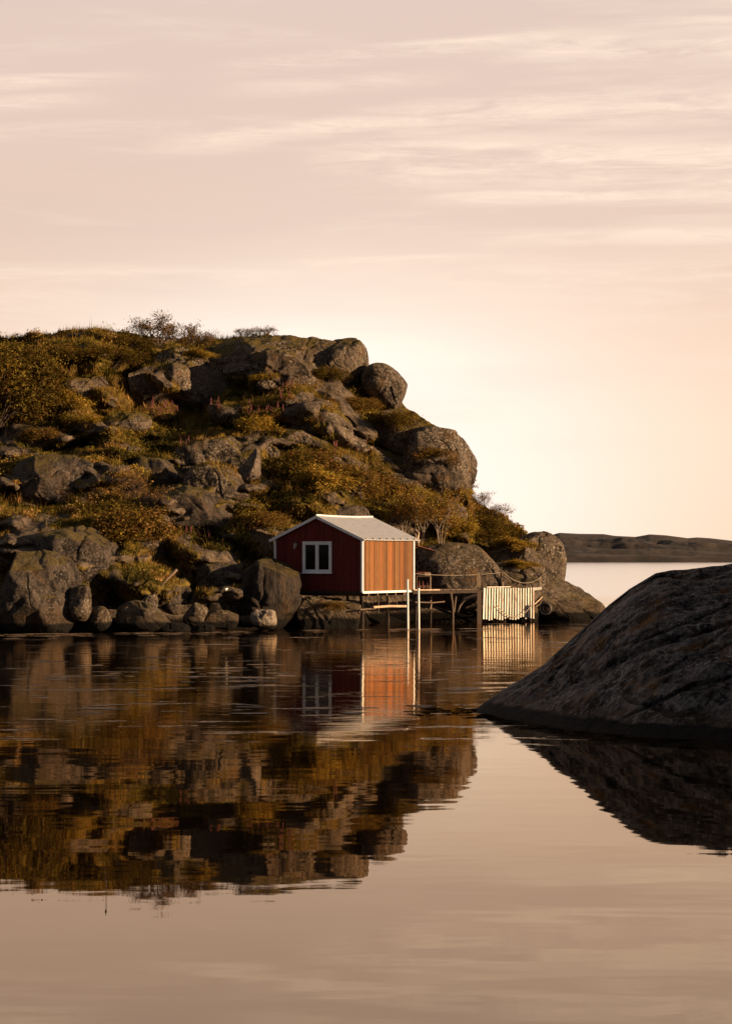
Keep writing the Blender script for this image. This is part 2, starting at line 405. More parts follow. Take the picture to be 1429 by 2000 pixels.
# far island: a low bare ridge
def far_island():
    xs = np.linspace(0, 1, 1300); ys = np.linspace(0, 1, 70)
    pxs = 300 + xs * 2400
    top = np.interp(pxs, [300, 420, 600, 800, 960, 1040, 1068, 1092, 1130, 1178, 1200, 1240, 1268, 1300, 1342, 1360, 1385, 1429, 1500, 1600, 1750, 1900, 2200, 2450, 2700],
                    [1100, 1078, 1066, 1052, 1058, 1056, 1047, 1040.5, 1042.5, 1043, 1046.5, 1048.5, 1043.5, 1045.5, 1051, 1049.5, 1051, 1056, 1052, 1060, 1058, 1050, 1060, 1072, 1100])
    D0, D1 = 900., 980.
    zt = CAMZ - (top - HOR) / FPX * D1
    V = []
    for i, t_ in enumerate(ys):
        a = min(t_ / .75, 1); b = max(0, (t_ - .75) / .25)
        D = D0 + (D1 - D0) * a + 120 * b
        prof = (.22 * sst(a, 0, .10) + .20 * sst(a, .18, .34) + .58 * sst(a, .36, 1.0)) * (1 - b * b)
        z = zt * prof - 1.0 * (1 - min(1, a * 12)) - 3 * b * b
        x = (pxs - 714.5) / FPX * D
        V.append(np.stack([x, np.full_like(x, D), z], 1))
    V = np.concatenate(V)
    d = fbm(V * np.array([.022, .05, 0]), 5, 5); r = ridged(V * np.array([.04, .07, 0]), 3, 9)
    V[:, 2] *= 1 + (d * .9 + (r - .5) * .25) * (1 - sst(V[:, 1], 950, 975)) * sst(V[:, 1], 900, 912) * .9
    nx, ny = len(xs), len(ys)
    idx = np.arange(nx * ny).reshape(ny, nx)
    F = np.stack([idx[:-1, :-1], idx[:-1, 1:], idx[1:, 1:], idx[1:, :-1]], -1).reshape(-1, 4)
    tag(mesh_np('far_island', V, F, M['far'], smooth=True), 'low bare rocky island across the open water', kind='structure')
far_island()

# ------------------------------------------------------------------ the hill
SKY = [(-420, 740), (-260, 690), (-100, 668), (0, 663), (40, 661), (90, 653), (150, 648), (190, 647), (240, 657), (265, 664), (300, 670), (380, 668), (415, 664),
       (460, 660), (530, 657), (620, 660), (660, 672), (690, 694), (705, 708), (730, 728), (760, 762), (795, 797), (830, 819),
       (870, 842), (898, 862), (914, 895), (920, 966), (940, 988), (985, 1010), (1020, 1037), (1050, 1062), (1078, 1112), (1100, 1142), (1140, 1162), (1172, 1196), (1184, 1214)]
SKX, SKY_ = np.array([a for a, b in SKY], float), np.array([b for a, b in SKY], float)
def f_D1(u): return np.interp(u, [-420, 0, 690, 925, 1040, 1184], [108, 112, 112, 106, 101.5, 97.5])
def f_D0(u): return np.interp(u, [-420, 0, 150, 300, 480, 560, 680, 720, 930, 1050, 1184], [79, 80.5, 81.5, 82.5, 84, 85.5, 88, 91.5, 93.5, 95.5, 96.8])
def hill_D(u, z, Zt):
    D0, D1 = f_D0(u), f_D1(u)
    a = np.clip(z / Zt, 0, 1)
    # steep foot, benches, steeper crag near the crest
    g = .04 * sst(a, 0, .08) + .96 * (a * .75 + .25 * sst(a, .15, .75))
    D = D0 + (D1 - D0) * g
    wc = sst(u, 500, 545) * (1 - sst(u, 830, 900))
    lift = np.maximum(D, 92.2 + (z - 1.3) * .35)
    return D + (lift - D) * wc * sst(z, .9, 1.3)
US = np.arange(-420, 1184.1, 2.6); NT_ = 300; NB = 50
def build_hill():
    ts = np.linspace(0, 1, NT_)
    u, tt = np.meshgrid(US, ts)
    D1 = f_D1(u)
    Zt = CAMZ - (np.interp(u, SKX, SKY_) - HOR) / FPX * D1
    Zt = np.maximum(Zt, .15)
    z = -1.2 + (Zt + 1.2) * tt
    D = hill_D(u, z, Zt)
    x = (u - 714.5) / FPX * D
    P = np.stack([x, D, z], -1).reshape(-1, 3)
    n1_ = fbm(P * .16, 3, 21).reshape(u.shape); n2_ = fbm(P * .5, 4, 31).reshape(u.shape)
    n3_ = ridged(P * np.array([.35, .35, .7]), 3, 41).reshape(u.shape); n4_ = fbm(P * 1.9, 3, 61).reshape(u.shape)
    fade = sst(z, .3, 2.0) * (1 - .9 * sst(tt, .72, .97) * sst(u, 330, 480)) * (1 - .55 * sst(tt, .9, 1.0)) * np.clip(Zt / 8, .15, 1)
    wc = 1 - .8 * sst(u, 500, 545) * (1 - sst(u, 830, 900)) * (1 - sst(z, 3.5, 6))
    Wp = P + np.stack([fbm(P * .3, 2, 91), fbm(P * .3, 2, 92), fbm(P * .3, 2, 93)], 1) * 1.6
    bl = np.abs(pn(Wp * np.array([.20, .20, .34]), 51)) * 1.9; bl2 = np.abs(pn(Wp * np.array([.5, .5, .8]), 52)) * 1.9
    bl = bl.reshape(u.shape); bl2 = bl2.reshape(u.shape)
    dome = np.clip(bl, 0, 1) ** .65
    D = D + (n1_ * 3.6 + n2_ * .6 - dome * 3.4 - np.clip(bl2, 0, 1) ** .7 * .9 * sst(bl, .1, .4) + n4_ * .18) * fade * wc
    x = (u - 714.5) / FPX * D
    z = z + (n4_ * .18) * sst(z, 0.2, 1.5)
    vn = fbm(P * .33, 4, 77).reshape(u.shape); vn2 = fbm(P * 1.4, 3, 78).reshape(u.shape)
    veg = 1 - sst(dome + vn * .9 + vn2 * .35 + (bl2 - .3) * .35, .60, .80)
    veg = np.maximum(veg, .9 * sst(vn, .16, .3)) * sst(z, .9, 1.8)
    V = np.stack([x, D, z], -1)
    # the far side falls back to the sea
    last = V[-1]; rows = []
    for b in np.linspace(0, 1, NB)[1:]:
        r_ = last.copy(); r_[:, 1] += b * 26 * np.clip(last[:, 2] / 12, .12, 1); r_[:, 2] = last[:, 2] * (1 - b ** 1.7) - 1.2 * b
        r_[:, 0] = last[:, 0] + (r_[:, 1] - last[:, 1]) * -.12
        rows.append(r_)
    back_ = np.array(rows)
    V = np.concatenate([V, back_]); veg = np.concatenate([veg, np.ones(back_.shape[:2]) * .7])
    return V, veg
HV, HVEG = build_hill()
ny, nx = HV.shape[:2]
idx = np.arange(nx * ny).reshape(ny, nx)
HF = np.stack([idx[:-1, :-1], idx[:-1, 1:], idx[1:, 1:], idx[1:, :-1]], -1).reshape(-1, 4)
tag(mesh_np('hill', HV.reshape(-1, 3), HF, M['hill'], smooth=True, attrs={'veg': HVEG.ravel()}),
    'steep granite hill with turf and heather ledges', kind='structure')

# ------------------------------------------------------------------ rocks
_sph = {}
def sphere(sub):
    if sub not in _sph:
        bm = bmesh.new(); bmesh.ops.create_icosphere(bm, subdivisions=sub, radius=1)
        _sph[sub] = (np.array([v.co[:] for v in bm.verts]), np.array([[v.index for v in f.verts] for f in bm.faces])); bm.free()
    return _sph[sub]

def rock_shape(N, c, rad, roll, seed, boxy, cuts, rough, yaw=0):
    rs = np.random.RandomState(seed)
    k = boxy
    p = N / (np.abs(N) ** k).sum(1)[:, None] ** (1 / k)
    for _ in range(cuts):
        m_ = rs.normal(size=3); m_[2] = abs(m_[2]) * .8; m_[1] = -abs(m_[1]) if rs.rand() < .75 else m_[1]; m_ /= np.linalg.norm(m_)
        d_ = rs.uniform(.62, .9)
        e = p @ m_ - d_
        p = p - (np.maximum(e, 0) * .88)[:, None] * m_
    s = min(rad)
    q = p * np.array(rad)
    cy, sy = math.cos(yaw), math.sin(yaw)
    q = np.stack([q[:, 0] * cy - q[:, 1] * sy, q[:, 0] * sy + q[:, 1] * cy, q[:, 2]], 1)
    cr, sr = math.cos(roll), math.sin(roll)
    q = np.stack([q[:, 0] * cr - q[:, 2] * sr, q[:, 1], q[:, 0] * sr + q[:, 2] * cr], 1)
    W = q + np.array(c)
    nd = N / np.array(rad); nd /= np.linalg.norm(nd, axis=1)[:, None]
    disp = fbm(W * (.55 / s) + seed, 3, seed) * .26 * s * rough + fbm(W * 1.6, 4, seed + 3) * .10 * rough * min(s, 1.2)
    for _ in range(3):
        m_ = rs.normal(size=3) * np.array([1, .3, .8]); m_ /= np.linalg.norm(m_)
        dd = (q @ m_) - rs.uniform(-.6, .6) * s + fbm(W * .8, 2, seed + 7) * .35 * s
        disp = disp + np.tanh(dd / (.05 * s)) * rs.uniform(.01, .045) * s * rough - np.exp(-(dd / (.035 * s + .02)) ** 2) * .07 * min(s, 1.5) * rough
    disp = disp + (ridged(W * 1.1, 3, seed + 5) - .55) * .08 * rough * min(s, 1.3)
    return W + nd * disp[:, None]

# px, py, half width px, half height px, depth or None, material, roll deg, boxy, cuts, rough, name, label
ROCKS = [
 (560, 712, 158, 56, 109.0, 'rock', -4, 2.6, 5, .8, 'rock_outcrop', 'broad dark crag forming the highest crest of the hill'),
 (664, 714, 52, 58, 108.2, 'rock', -28, 2.3, 3, .6, 'rock_outcrop', 'rounded grey brow of rock at the right end of the summit crag'),
 (753, 758, 54, 37, 107.6, 'rock_bare', -46, 2.3, 2, .5, 'boulder', 'rounded boulder perched on the skyline right of the summit'),
 (858, 908, 71, 66, 103.2, 'rock_bare', -14, 3.3, 3, .7, 'rock_outcrop', 'great rounded overhanging bulge on the right edge of the hill'),
 (802, 858, 74, 50, 104.6, 'rock', -32, 2.6, 3, .6, 'rock_outcrop', 'sloping shoulder of rock joining the perched boulder to the bulge'),
 (560, 735, 62, 40, None, 'rock', -8, 2.6, 5, 1.1, 'rock_outcrop', 'rough brown rock face directly below the summit crag'),
 (1034, 1128, 62, 92, 99.6, 'rock_bare', -24, 2.3, 1, .5, 'rock_outcrop', 'steep rounded dome beside the open water at the headland'),
 (1000, 1110, 62, 52, 98.4, 'rock_bare', -28, 2.2, 2, .5, 'rock_outcrop', 'sloping bare rock between the green bushes and the headland dome'),
 (1084, 1182, 104, 46, 96.6, 'rock_bare', -21, 2.3, 2, .6, 'rock_outcrop', 'low sunlit rock tongue at the tip of the headland'),
 (905, 1142, 122, 76, 96.2, 'rock_bare', -8, 2.5, 1, .4, 'rock_outcrop', 'smooth dark slab behind the jetty beside the cabin'),
 (1005, 1165, 84, 62, 96.0, 'rock_bare', -18, 2.3, 3, .6, 'rock_outcrop', 'smooth brown slab rising behind the white slatted screen'),
 (375, 742, 74, 50, None, 'rock', -18, 2.5, 4, .8, 'rock_outcrop', 'pale grey outcrop below the skyline bush with a grassy seam'),
 (292, 752, 48, 36, None, 'rock', 10, 2.4, 4, .8, 'rock_outcrop', 'grey outcrop at the left shoulder of the seamed outcrop'),
 (245, 828, 44, 20, None, 'rock', 5, 2.6, 4, .9, 'rock_outcrop', 'flat grey slab just under the pink fireweed band'),
 (165, 762, 46, 22, None, 'rock', 0, 2.6, 4, 1, 'rock_outcrop', 'small grey outcrop behind the yellowish rowan bush'),
 (118, 950, 80, 50, None, 'rock_dark_shade', -6, 2.5, 4, .7, 'boulder', 'big domed boulder with grassy shoulder on the left slope'),
 (312, 930, 48, 32, None, 'rock_dark_shade', -6, 2.5, 4, .8, 'boulder', 'dark rounded boulder left of the pale buttress'),
 (432, 905, 74, 48, None, 'rock', -6, 2.8, 5, .9, 'rock_outcrop', 'pale grey buttress in the middle of the slope'),
 (489, 925, 17, 44, None, 'rock_bare', -3, 3.0, 4, .9, 'rock_outcrop', 'narrow upright pillar at the right end of the pale buttress'),
 (428, 952, 60, 38, None, 'rock', -14, 2.3, 3, .7, 'boulder', 'bulging round boulder in front of the pale buttress'),
 (372, 1002, 88, 44, None, 'rock_dark_shade', -12, 2.5, 4, .6, 'rock_outcrop', 'long dark sloping slab with a grass fringe along its top'),
 (296, 1055, 34, 48, None, 'rock_bare', 4, 2.9, 5, .9, 'boulder', 'upright block with a glowing right face under the overhanging bush'),
 (524, 880, 20, 19, None, 'rock', 0, 2.4, 5, .9, 'boulder', 'small pale boulder alone in the grass right of the buttress'),
 (655, 838, 58, 26, None, 'rock', -24, 2.5, 4, .7, 'rock_outcrop', 'sloping grey slab in the heather below the summit'),
 (585, 858, 48, 14, None, 'rock', -10, 2.6, 5, .9, 'rock_outcrop', 'thin ledge with a bright right tip above the thicket'),
 (745, 895, 66, 17, None, 'rock', -25, 2.5, 4, .8, 'rock_outcrop', 'narrow grey ledge slanting down across the right slope'),
 (800, 945, 50, 14, None, 'rock', -22, 2.5, 4, .8, 'rock_outcrop', 'lower end ledge left of the overhanging bulge'),
 (455, 812, 44, 20, None, 'rock', -16, 2.4, 4, .8, 'rock_outcrop', 'rounded slab in the grass under the seamed outcrop'),
 (668, 1004, 50, 17, None, 'rock_dark_shade', -2, 2.5, 4, .6, 'rock_outcrop', 'flat dark slab just above the cabin roof'),
 (872, 1012, 38, 32, None, 'rock', -10, 2.6, 4, .8, 'rock_outcrop', 'grey rock face among birch stems right of the cabin roof'),
 (780, 862, 40, 16, None, 'rock', -30, 2.5, 4, .9, 'rock_outcrop', 'lichen spotted ledge below the perched skyline boulder'),
 (160, 1092, 92, 58, None, 'rock_dark_shade', -5, 2.6, 5, .8, 'rock_outcrop', 'wide shaded slab behind the large shoreline boulder'),
 (76, 1160, 80, 80, 80.6, 'rock_dark_shade', -8, 2.9, 4, .6, 'boulder', 'huge squarish boulder at the waterline at the left'),  # darker granite here stands in for shade on the left shore
 (156, 1176, 20, 38, 80.3, 'rock_bare', 2, 2.8, 5, .8, 'boulder', 'upright sunlit chunk leaning on the huge shoreline boulder'),
 (197, 1208, 23, 24, 80.6, 'rock_bare', -5, 2.1, 5, .8, 'boulder', 'small pointed stone with a lit tip by the waterline'),
 (282, 1207, 60, 30, 81.3, 'rock_bare', -10, 2.5, 6, .8, 'boulder', 'wedge shaped rock with a golden sloping facet at the shore'),
 (294, 1176, 15, 18, 82.0, 'rock_bare', -6, 2.6, 6, .9, 'boulder', 'small knob of rock sitting on top of the golden wedge'),
 (342, 1228, 30, 12, 80.6, 'rock_dark_shade', -4, 2.4, 4, .9, 'boulder', 'low wet rock beside the golden wedge'),
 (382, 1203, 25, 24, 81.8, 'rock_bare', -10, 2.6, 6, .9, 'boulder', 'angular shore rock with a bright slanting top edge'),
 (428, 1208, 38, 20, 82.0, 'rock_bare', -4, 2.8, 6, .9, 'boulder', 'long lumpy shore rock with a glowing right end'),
 (398, 1228, 20, 8, 80.7, 'rock_dark_shade', 0, 3.2, 3, .8, 'boulder', 'flat dark block at the water in front of the lumpy rock'),
 (478, 1215, 24, 11, 82.6, 'rock_dark_shade', 0, 2.5, 4, .9, 'boulder', 'low dark stone left of the lightened rounded rock'),
 (517, 1209, 28, 20, 82.2, 'rock_sunlit_tone', -4, 2.4, 3, .5, 'boulder', 'rounded rock with sunlight put into its pale tone at the waterline left of the cabin'),
 (428, 1150, 56, 54, None, 'rock_dark_shade', -8, 2.5, 5, .9, 'rock_outcrop', 'shadowy broken rock mass behind the small shore stones'),
 (345, 1165, 45, 40, None, 'rock_dark_shade', 0, 2.5, 5, .9, 'rock_outcrop', 'black shaded rock under the driftwood branch'),
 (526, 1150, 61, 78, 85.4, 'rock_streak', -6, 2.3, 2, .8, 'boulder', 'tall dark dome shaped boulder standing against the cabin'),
 (641, 1200, 66, 42, 85.9, 'rock_bare', -2, 2.7, 6, .9, 'boulder', 'jagged rock with orange lit weed under the cabin floor'),
]
def hill_depth_at(px, py, tree):
    d = (U(px, py, 100) - Vector((0, 0, CAMZ))).normalized()
    hit = tree.ray_cast(Vector((0, 0, CAMZ)), d, 400)
    return hit[0].y if hit[0] is not None else None
HTREE = BVHTree.FromPolygons(HV.reshape(-1, 3).tolist(), HF.tolist())
coarseV, coarseF, off = [], [], 0
ROCKDATA = []
for i, (px, py, hw, hh, D, mt, roll, bx_, cuts, rough, nm, lab) in enumerate(ROCKS):
    fac = D is None
    if D is None:
        ds = [hill_depth_at(px + a, py + b, HTREE) for a, b in ((0, hh * .7), (-hw * .5, hh * .6), (hw * .5, hh * .6), (0, hh * .4), (-hw * .6, 0), (hw * .6, 0))]
        ds = [d for d in ds if d]
        rh0 = hh / FPX * 95; rd0 = max(rh0 * .9, min(hw / FPX * 95, rh0 * 2) * .95)
        D = float(np.mean(ds)) + .72 * rd0
    rw, rh = hw / FPX * D * (1.15 if fac and py < 1060 and px < 800 and hh < 55 else 1.02), hh / FPX * D * (1.15 if fac and py < 1060 and px < 800 and hh < 55 else 1.02)
    c = U(px, py, D)
    rd = max(rh * .9, min(rw, rh * 2.0) * .95) * (1.15 if fac else 1)
    big = rw > 1.4 or rh > 1.4
    N, F = sphere(7 if rw > 3 else (6 if big else 5))
    V = rock_shape(N, c, (rw, rd, rh), R(roll), (px * 7 + py * 13) % 9973, bx_, cuts, rough)
    o = mesh_np(nm, V - np.array(c), F, M[mt], smooth=True)
    o.location = c
    tag(o, lab, 'rock')
    ROCKDATA.append((np.array(c), (rw, rd, rh), roll, V, F, mt, px, py))
    Nc, Fc = sphere(4)
    Vc = rock_shape(Nc, c, (rw, rd, rh), R(roll), (px * 7 + py * 13) % 9973, bx_, cuts, rough)
    coarseV.append(Vc); coarseF.append(Fc)

# ------------------------------------------------------------------ near rock on the right
def near_rock():
    u = np.linspace(925, 2450, 900); ts = np.linspace(0, 1, 420)
    sil = np.interp(u, [925, 940, 980, 1020, 1060, 1100, 1150, 1190, 1230, 1280, 1310, 1345, 1400, 1429, 1520, 1700, 1900, 2150, 2450],
                    [1393, 1380, 1350, 1326, 1300, 1262, 1217, 1180, 1149, 1119, 1113, 1111, 1104, 1100, 1060, 900, 720, 700, 900])  # rise past the right frame edge is added to keep sun off the rock
    front = np.interp(u, [925, 960, 1000, 1100, 1250, 1429, 1700, 2450], [1394, 1402, 1410, 1425, 1440, 1451, 1560, 1640])  # unseen right end also brought nearer, added to block the sun
    Dr = np.interp(u, [925, 1000, 1200, 1429, 1900, 2450], [39.6, 40, 40.3, 40.6, 41, 39])
    Df = CAMZ * FPX / (front - HOR)
    Zr = np.maximum(CAMZ - (sil - HOR) / FPX * Dr, .0)
    rows, Ts = [], []
    for t_ in ts:
        if t_ < .72:
            a = t_ / .72
            D = Df - .5 + (Dr - Df + .5) * a
            z = -.45 + (Zr + .45) * np.sin(a * math.pi / 2) ** 1.05
        else:
            b = (t_ - .72) / .28
            D = Dr + 6 * b
            z = Zr - (Zr + .8) * b ** 1.8
        rows.append(np.stack([(u - 714.5) / FPX * D, D, z], 1)); Ts.append(np.full(len(u), t_))
    V = np.concatenate(rows); T = np.concatenate(Ts)
    # diagonal sheets and cracks rising to the right
    ang = R(27)
    along = V[:, 0] * math.cos(ang) + V[:, 2] * math.sin(ang) ; across = -V[:, 0] * math.sin(ang) + V[:, 2] * math.cos(ang)
    Q = np.stack([along * .35, V[:, 1] * .5, across * 1.3], 1)
    body = sst(V[:, 2], .0, .7)
    crest = 1 - .70 * np.exp(-((T - .72) / .05) ** 2)
    d = fbm(Q * .8, 4, 5) * .55 * crest + np.tanh(fbm(Q * np.array([.6, .6, 1.1]) + 3, 3, 55) * 9) * .10
    cr = pn(np.stack([along * .08, V[:, 1] * .22, across * .9], 1) + 4, 8)
    d -= np.exp(-(cr / .035) ** 2) * .20
    cr2 = pn(np.stack([along * .14 + 7, V[:, 1] * .3, across * 1.8], 1), 18)
    d -= np.exp(-(cr2 / .03) ** 2) * .08
    d += (ridged(Q * np.array([3., 3, 3]), 3, 12) - .5) * .05 + fbm(V * 5, 5, 14, .6) * .13
    V[:, 1] -= d * body * .9
    V[:, 2] += d * body * .35 * crest
    n_, m_ = len(u), len(ts)
    idx = np.arange(n_ * m_).reshape(m_, n_)
    F = np.stack([idx[:-1, :-1], idx[:-1, 1:], idx[1:, 1:], idx[1:, :-1]], -1).reshape(-1, 4)
    tag(mesh_np('rock_outcrop', V, F, M['rock_near'], smooth=True), 'large dark foreground rock sloping into the water at the right', 'rock')
near_rock()

# ------------------------------------------------------------------ lookup tree for placing plants
VV, FF, off = [HV.reshape(-1, 3)], [], 0
tris = np.concatenate([HF[:, [0, 1, 2]], HF[:, [0, 2, 3]]])
FF.append(tris); off = nx * ny
for v_, f_ in zip(coarseV, coarseF):
    VV.append(v_); FF.append(f_ + off); off += len(v_)
GT = BVHTree.FromPolygons(np.concatenate(VV).tolist(), np.concatenate(FF).tolist())
def ground(px, py):
    o_ = Vector((0, 0, CAMZ)); d = (U(px, py, 100) - o_).normalized()
    h_ = GT.ray_cast(o_, d, 400)
    if h_[0] is None:
        for k in range(1, 60):
            d = (U(px, py + k, 100) - o_).normalized(); h_ = GT.ray_cast(o_, d, 400)
            if h_[0] is not None: break
    return h_[0]
def drop(x, y, z=30):
    h_ = GT.ray_cast(Vector((x, y, z)), Vector((0, 0, -1)), 60)
    return h_[0]

# ------------------------------------------------------------------ ground cover
PAL = np.array([(.095, .090, .020), (.15, .128, .024), (.20, .150, .032), (.070, .066, .016), (.12, .070, .022), (.045, .042, .012), (.22, .16, .06)])
def tri_areas(V, F):
    a, b, c = V[F[:, 0]], V[F[:, 1]], V[F[:, 2]]
    n = np.cross(b - a, c - a); l = np.linalg.norm(n, axis=1)
    return l / 2, n / np.maximum(l, 1e-9)[:, None]
def sample(V, F, weight, n, rs):
    ar, nn = tri_areas(V, F)
    p = ar * weight(V[F].mean(1), nn); p = p / p.sum()
    k = rs.choice(len(F), n, p=p)
    r1, r2 = rs.rand(n, 1), rs.rand(n, 1); s1 = np.sqrt(r1)
    return V[F[k, 0]] * (1 - s1) + V[F[k, 1]] * s1 * (1 - r2) + V[F[k, 2]] * s1 * r2, nn[k]
def inside_any(P):
    ins = np.zeros(len(P), bool)
    for c, r, roll, V, F, *_ in ROCKDATA:
        q = P - c; cr, sr = math.cos(-R(roll)), math.sin(-R(roll))
        q = np.stack([q[:, 0] * cr - q[:, 2] * sr, q[:, 1], q[:, 0] * sr + q[:, 2] * cr], 1) / np.array(r)
        ins |= (q ** 2).sum(1) < 1.05
    return ins
def tint_at(P, rs, spread=.35, shift=0):
    n_a = fbm(P * .22, 3, 200 + shift) * 1.6 + .5; n_b = fbm(P * .9, 2, 210 + shift)
    i = np.clip((n_a + n_b * .6) * 5.2 + rs.normal(size=len(P)) * .9, 0, 5.99)
    k = i.astype(int); f = (i - k)[:, None]
    order = np.array([5, 3, 0, 1, 2, 4, 6])
    c = PAL[order[k]] * (1 - f) + PAL[order[np.minimum(k + 1, 6)]] * f
    return c * np.exp(rs.normal(size=(len(P), 1)) * spread)
def blades(P, Nrm, rs, n, h, wd, lean=.45):
    P = np.repeat(P, n, 0) + rs.normal(size=(len(P) * n, 3)) * .06
    m_ = len(P)
    d = rs.normal(size=(m_, 3)) * lean + np.array([0, 0, 1]); d /= np.linalg.norm(d, axis=1)[:, None]
    L = (h * np.exp(rs.normal(size=m_) * .35))[:, None]
    s_ = np.cross(d, rs.normal(size=(m_, 3))); s_ /= np.linalg.norm(s_, axis=1)[:, None]
    a = P - s_ * wd / 2 - np.array([0, 0, .05]); b = P + s_ * wd / 2 - np.array([0, 0, .05]); t_ = P + d * L
    V = np.stack([a, b, t_], 1).reshape(-1, 3)
    return V, np.arange(m_ * 3).reshape(-1, 3)
def leaves(P, s, rs, flat=0.0):
    m_ = len(P); s = np.broadcast_to(s, (m_,))[:, None]
    a = rs.normal(size=(m_, 3)); a /= np.linalg.norm(a, axis=1)[:, None]
    b = np.cross(a, rs.normal(size=(m_, 3))); b /= np.linalg.norm(b, axis=1)[:, None]
    V = np.stack([P - a * s, P - b * s * .5, P + a * s, P + b * s * .5], 1).reshape(-1, 3)
    return V, np.arange(m_ * 4).reshape(-1, 4)

rs = np.random.RandomState(11)
Hflat = HV.reshape(-1, 3); Hveg = HVEG.ravel()
front_tris = tris
def vis(c):     # only the part the place could be seen from
    px = c[:, 0] / c[:, 1] * FPX + 714.5
    return ((px > -80) & (px < 1184) & (c[:, 1] < 118)).astype(float)
tv = Hveg[tris].mean(1)
def skyfade(c):  # the bare summit crag carries no grass on its edge
    px = c[:, 0] / c[:, 1] * FPX + 714.5; py = HOR - (c[:, 2] - CAMZ) / c[:, 1] * FPX
    d = py - np.interp(px, SKX, SKY_)
    return np.where((px > 530) & (px < 925), sst(d, 10, 30), 1.0)
def wgrass(c, n): return vis(c) * skyfade(c) * (.02 + tv ** 2) * (c[:, 2] > 1.0) * (.35 + np.clip(np.abs(n[:, 2]), 0, 1))
GP, GN = sample(Hflat, tris, wgrass, 90000, rs)
keep = ~inside_any(GP); GP = GP[keep]
# turf on the tops of rocks
RP = []
for c, r, roll, V, F, mt_, px_, py_ in ROCKDATA:
    if r[0] < 1.0 or c[2] < 1.2 or mt_ == 'rock_dark_shade' or px_ > 540 or py_ > 1100: continue
    n_ = int(min(2500, 60 * r[0] * r[1]))
    ar, nn = tri_areas(V, F)
    if nn[np.argmax(V[F].mean(1)[:, 2])][2] < 0: nn = -nn
    cen = V[F].mean(1)
    msk = (nn[:, 2] > .6) * sst(fbm(cen * .8, 3, 300) - .03, .0, .12)
    if (ar * msk).sum() < .05: continue
    p = ar * msk; p /= p.sum(); k = rs.choice(len(F), n_, p=p)
    RP.append(cen[k] + rs.normal(size=(n_, 3)) * .03)
RP = np.concatenate(RP)
AP = np.concatenate([GP, RP])
hh_ = np.where(fbm(AP * .5, 2, 400) > .08, .34, .17)
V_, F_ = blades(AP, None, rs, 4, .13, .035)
T_ = np.repeat(np.repeat(tint_at(AP, rs, .3), 4, 0), 3, 0) * np.tile(np.array([[.8], [.8], [1.7]]), (len(AP) * 4, 1))  # bright tips, dim roots: light contrast put into the blade colour
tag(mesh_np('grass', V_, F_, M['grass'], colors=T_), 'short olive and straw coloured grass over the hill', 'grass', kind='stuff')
# tall straw grass in patches
def wtall(c, n): return vis(c) * skyfade(c) * sst(fbm(c * .45, 3, 410), .08, .22) * (c[:, 2] > 2.0) * (tv > .3)
TP, _ = sample(Hflat, tris, wtall, 4200, rs); TP = TP[~inside_any(TP)]
V_, F_ = blades(TP, None, rs, 6, .33, .028, .35)
T_ = np.repeat(np.repeat(tint_at(TP, rs, .3, 5) * np.array([1.45, 1.3, 1.3]), 6, 0), 3, 0)
tag(mesh_np('tall_grass', V_, F_, M['grass'], colors=T_), 'taller dry straw grass in patches on the ledges', 'grass', kind='stuff')
# heather and low scrub cushions
def wheath(c, n): return vis(c) * skyfade(c) * sst(fbm(c * .3, 3, 420) + .1, .0, .2) * (c[:, 2] > 2.0) * (tv > .25)
CP, _ = sample(Hflat, tris, wheath, 7500, rs); CP = CP[~inside_any(CP)]
nl = 60; sz = np.exp(rs.normal(size=len(CP)) * .45) * .22
dirs = rs.normal(size=(len(CP), nl, 3)); dirs /= np.linalg.norm(dirs, axis=2)[..., None]; dirs[..., 2] = np.abs(dirs[..., 2]) * .8
LP = (CP[:, None, :] + dirs * (sz[:, None, None] * (.55 + .5 * rs.rand(len(CP), nl, 1)))).reshape(-1, 3)
V_, F_ = leaves(LP, .055, rs)
T_ = np.repeat(np.repeat(tint_at(CP, rs, .3, 9), nl, 0) * np.exp(rs.normal(size=(len(LP), 1)) * .3), 4, 0)
tag(mesh_np('heather', V_, F_, M['leaf'], colors=T_), 'low heather and juniper cushions covering the slope', 'ground cover', kind='stuff')

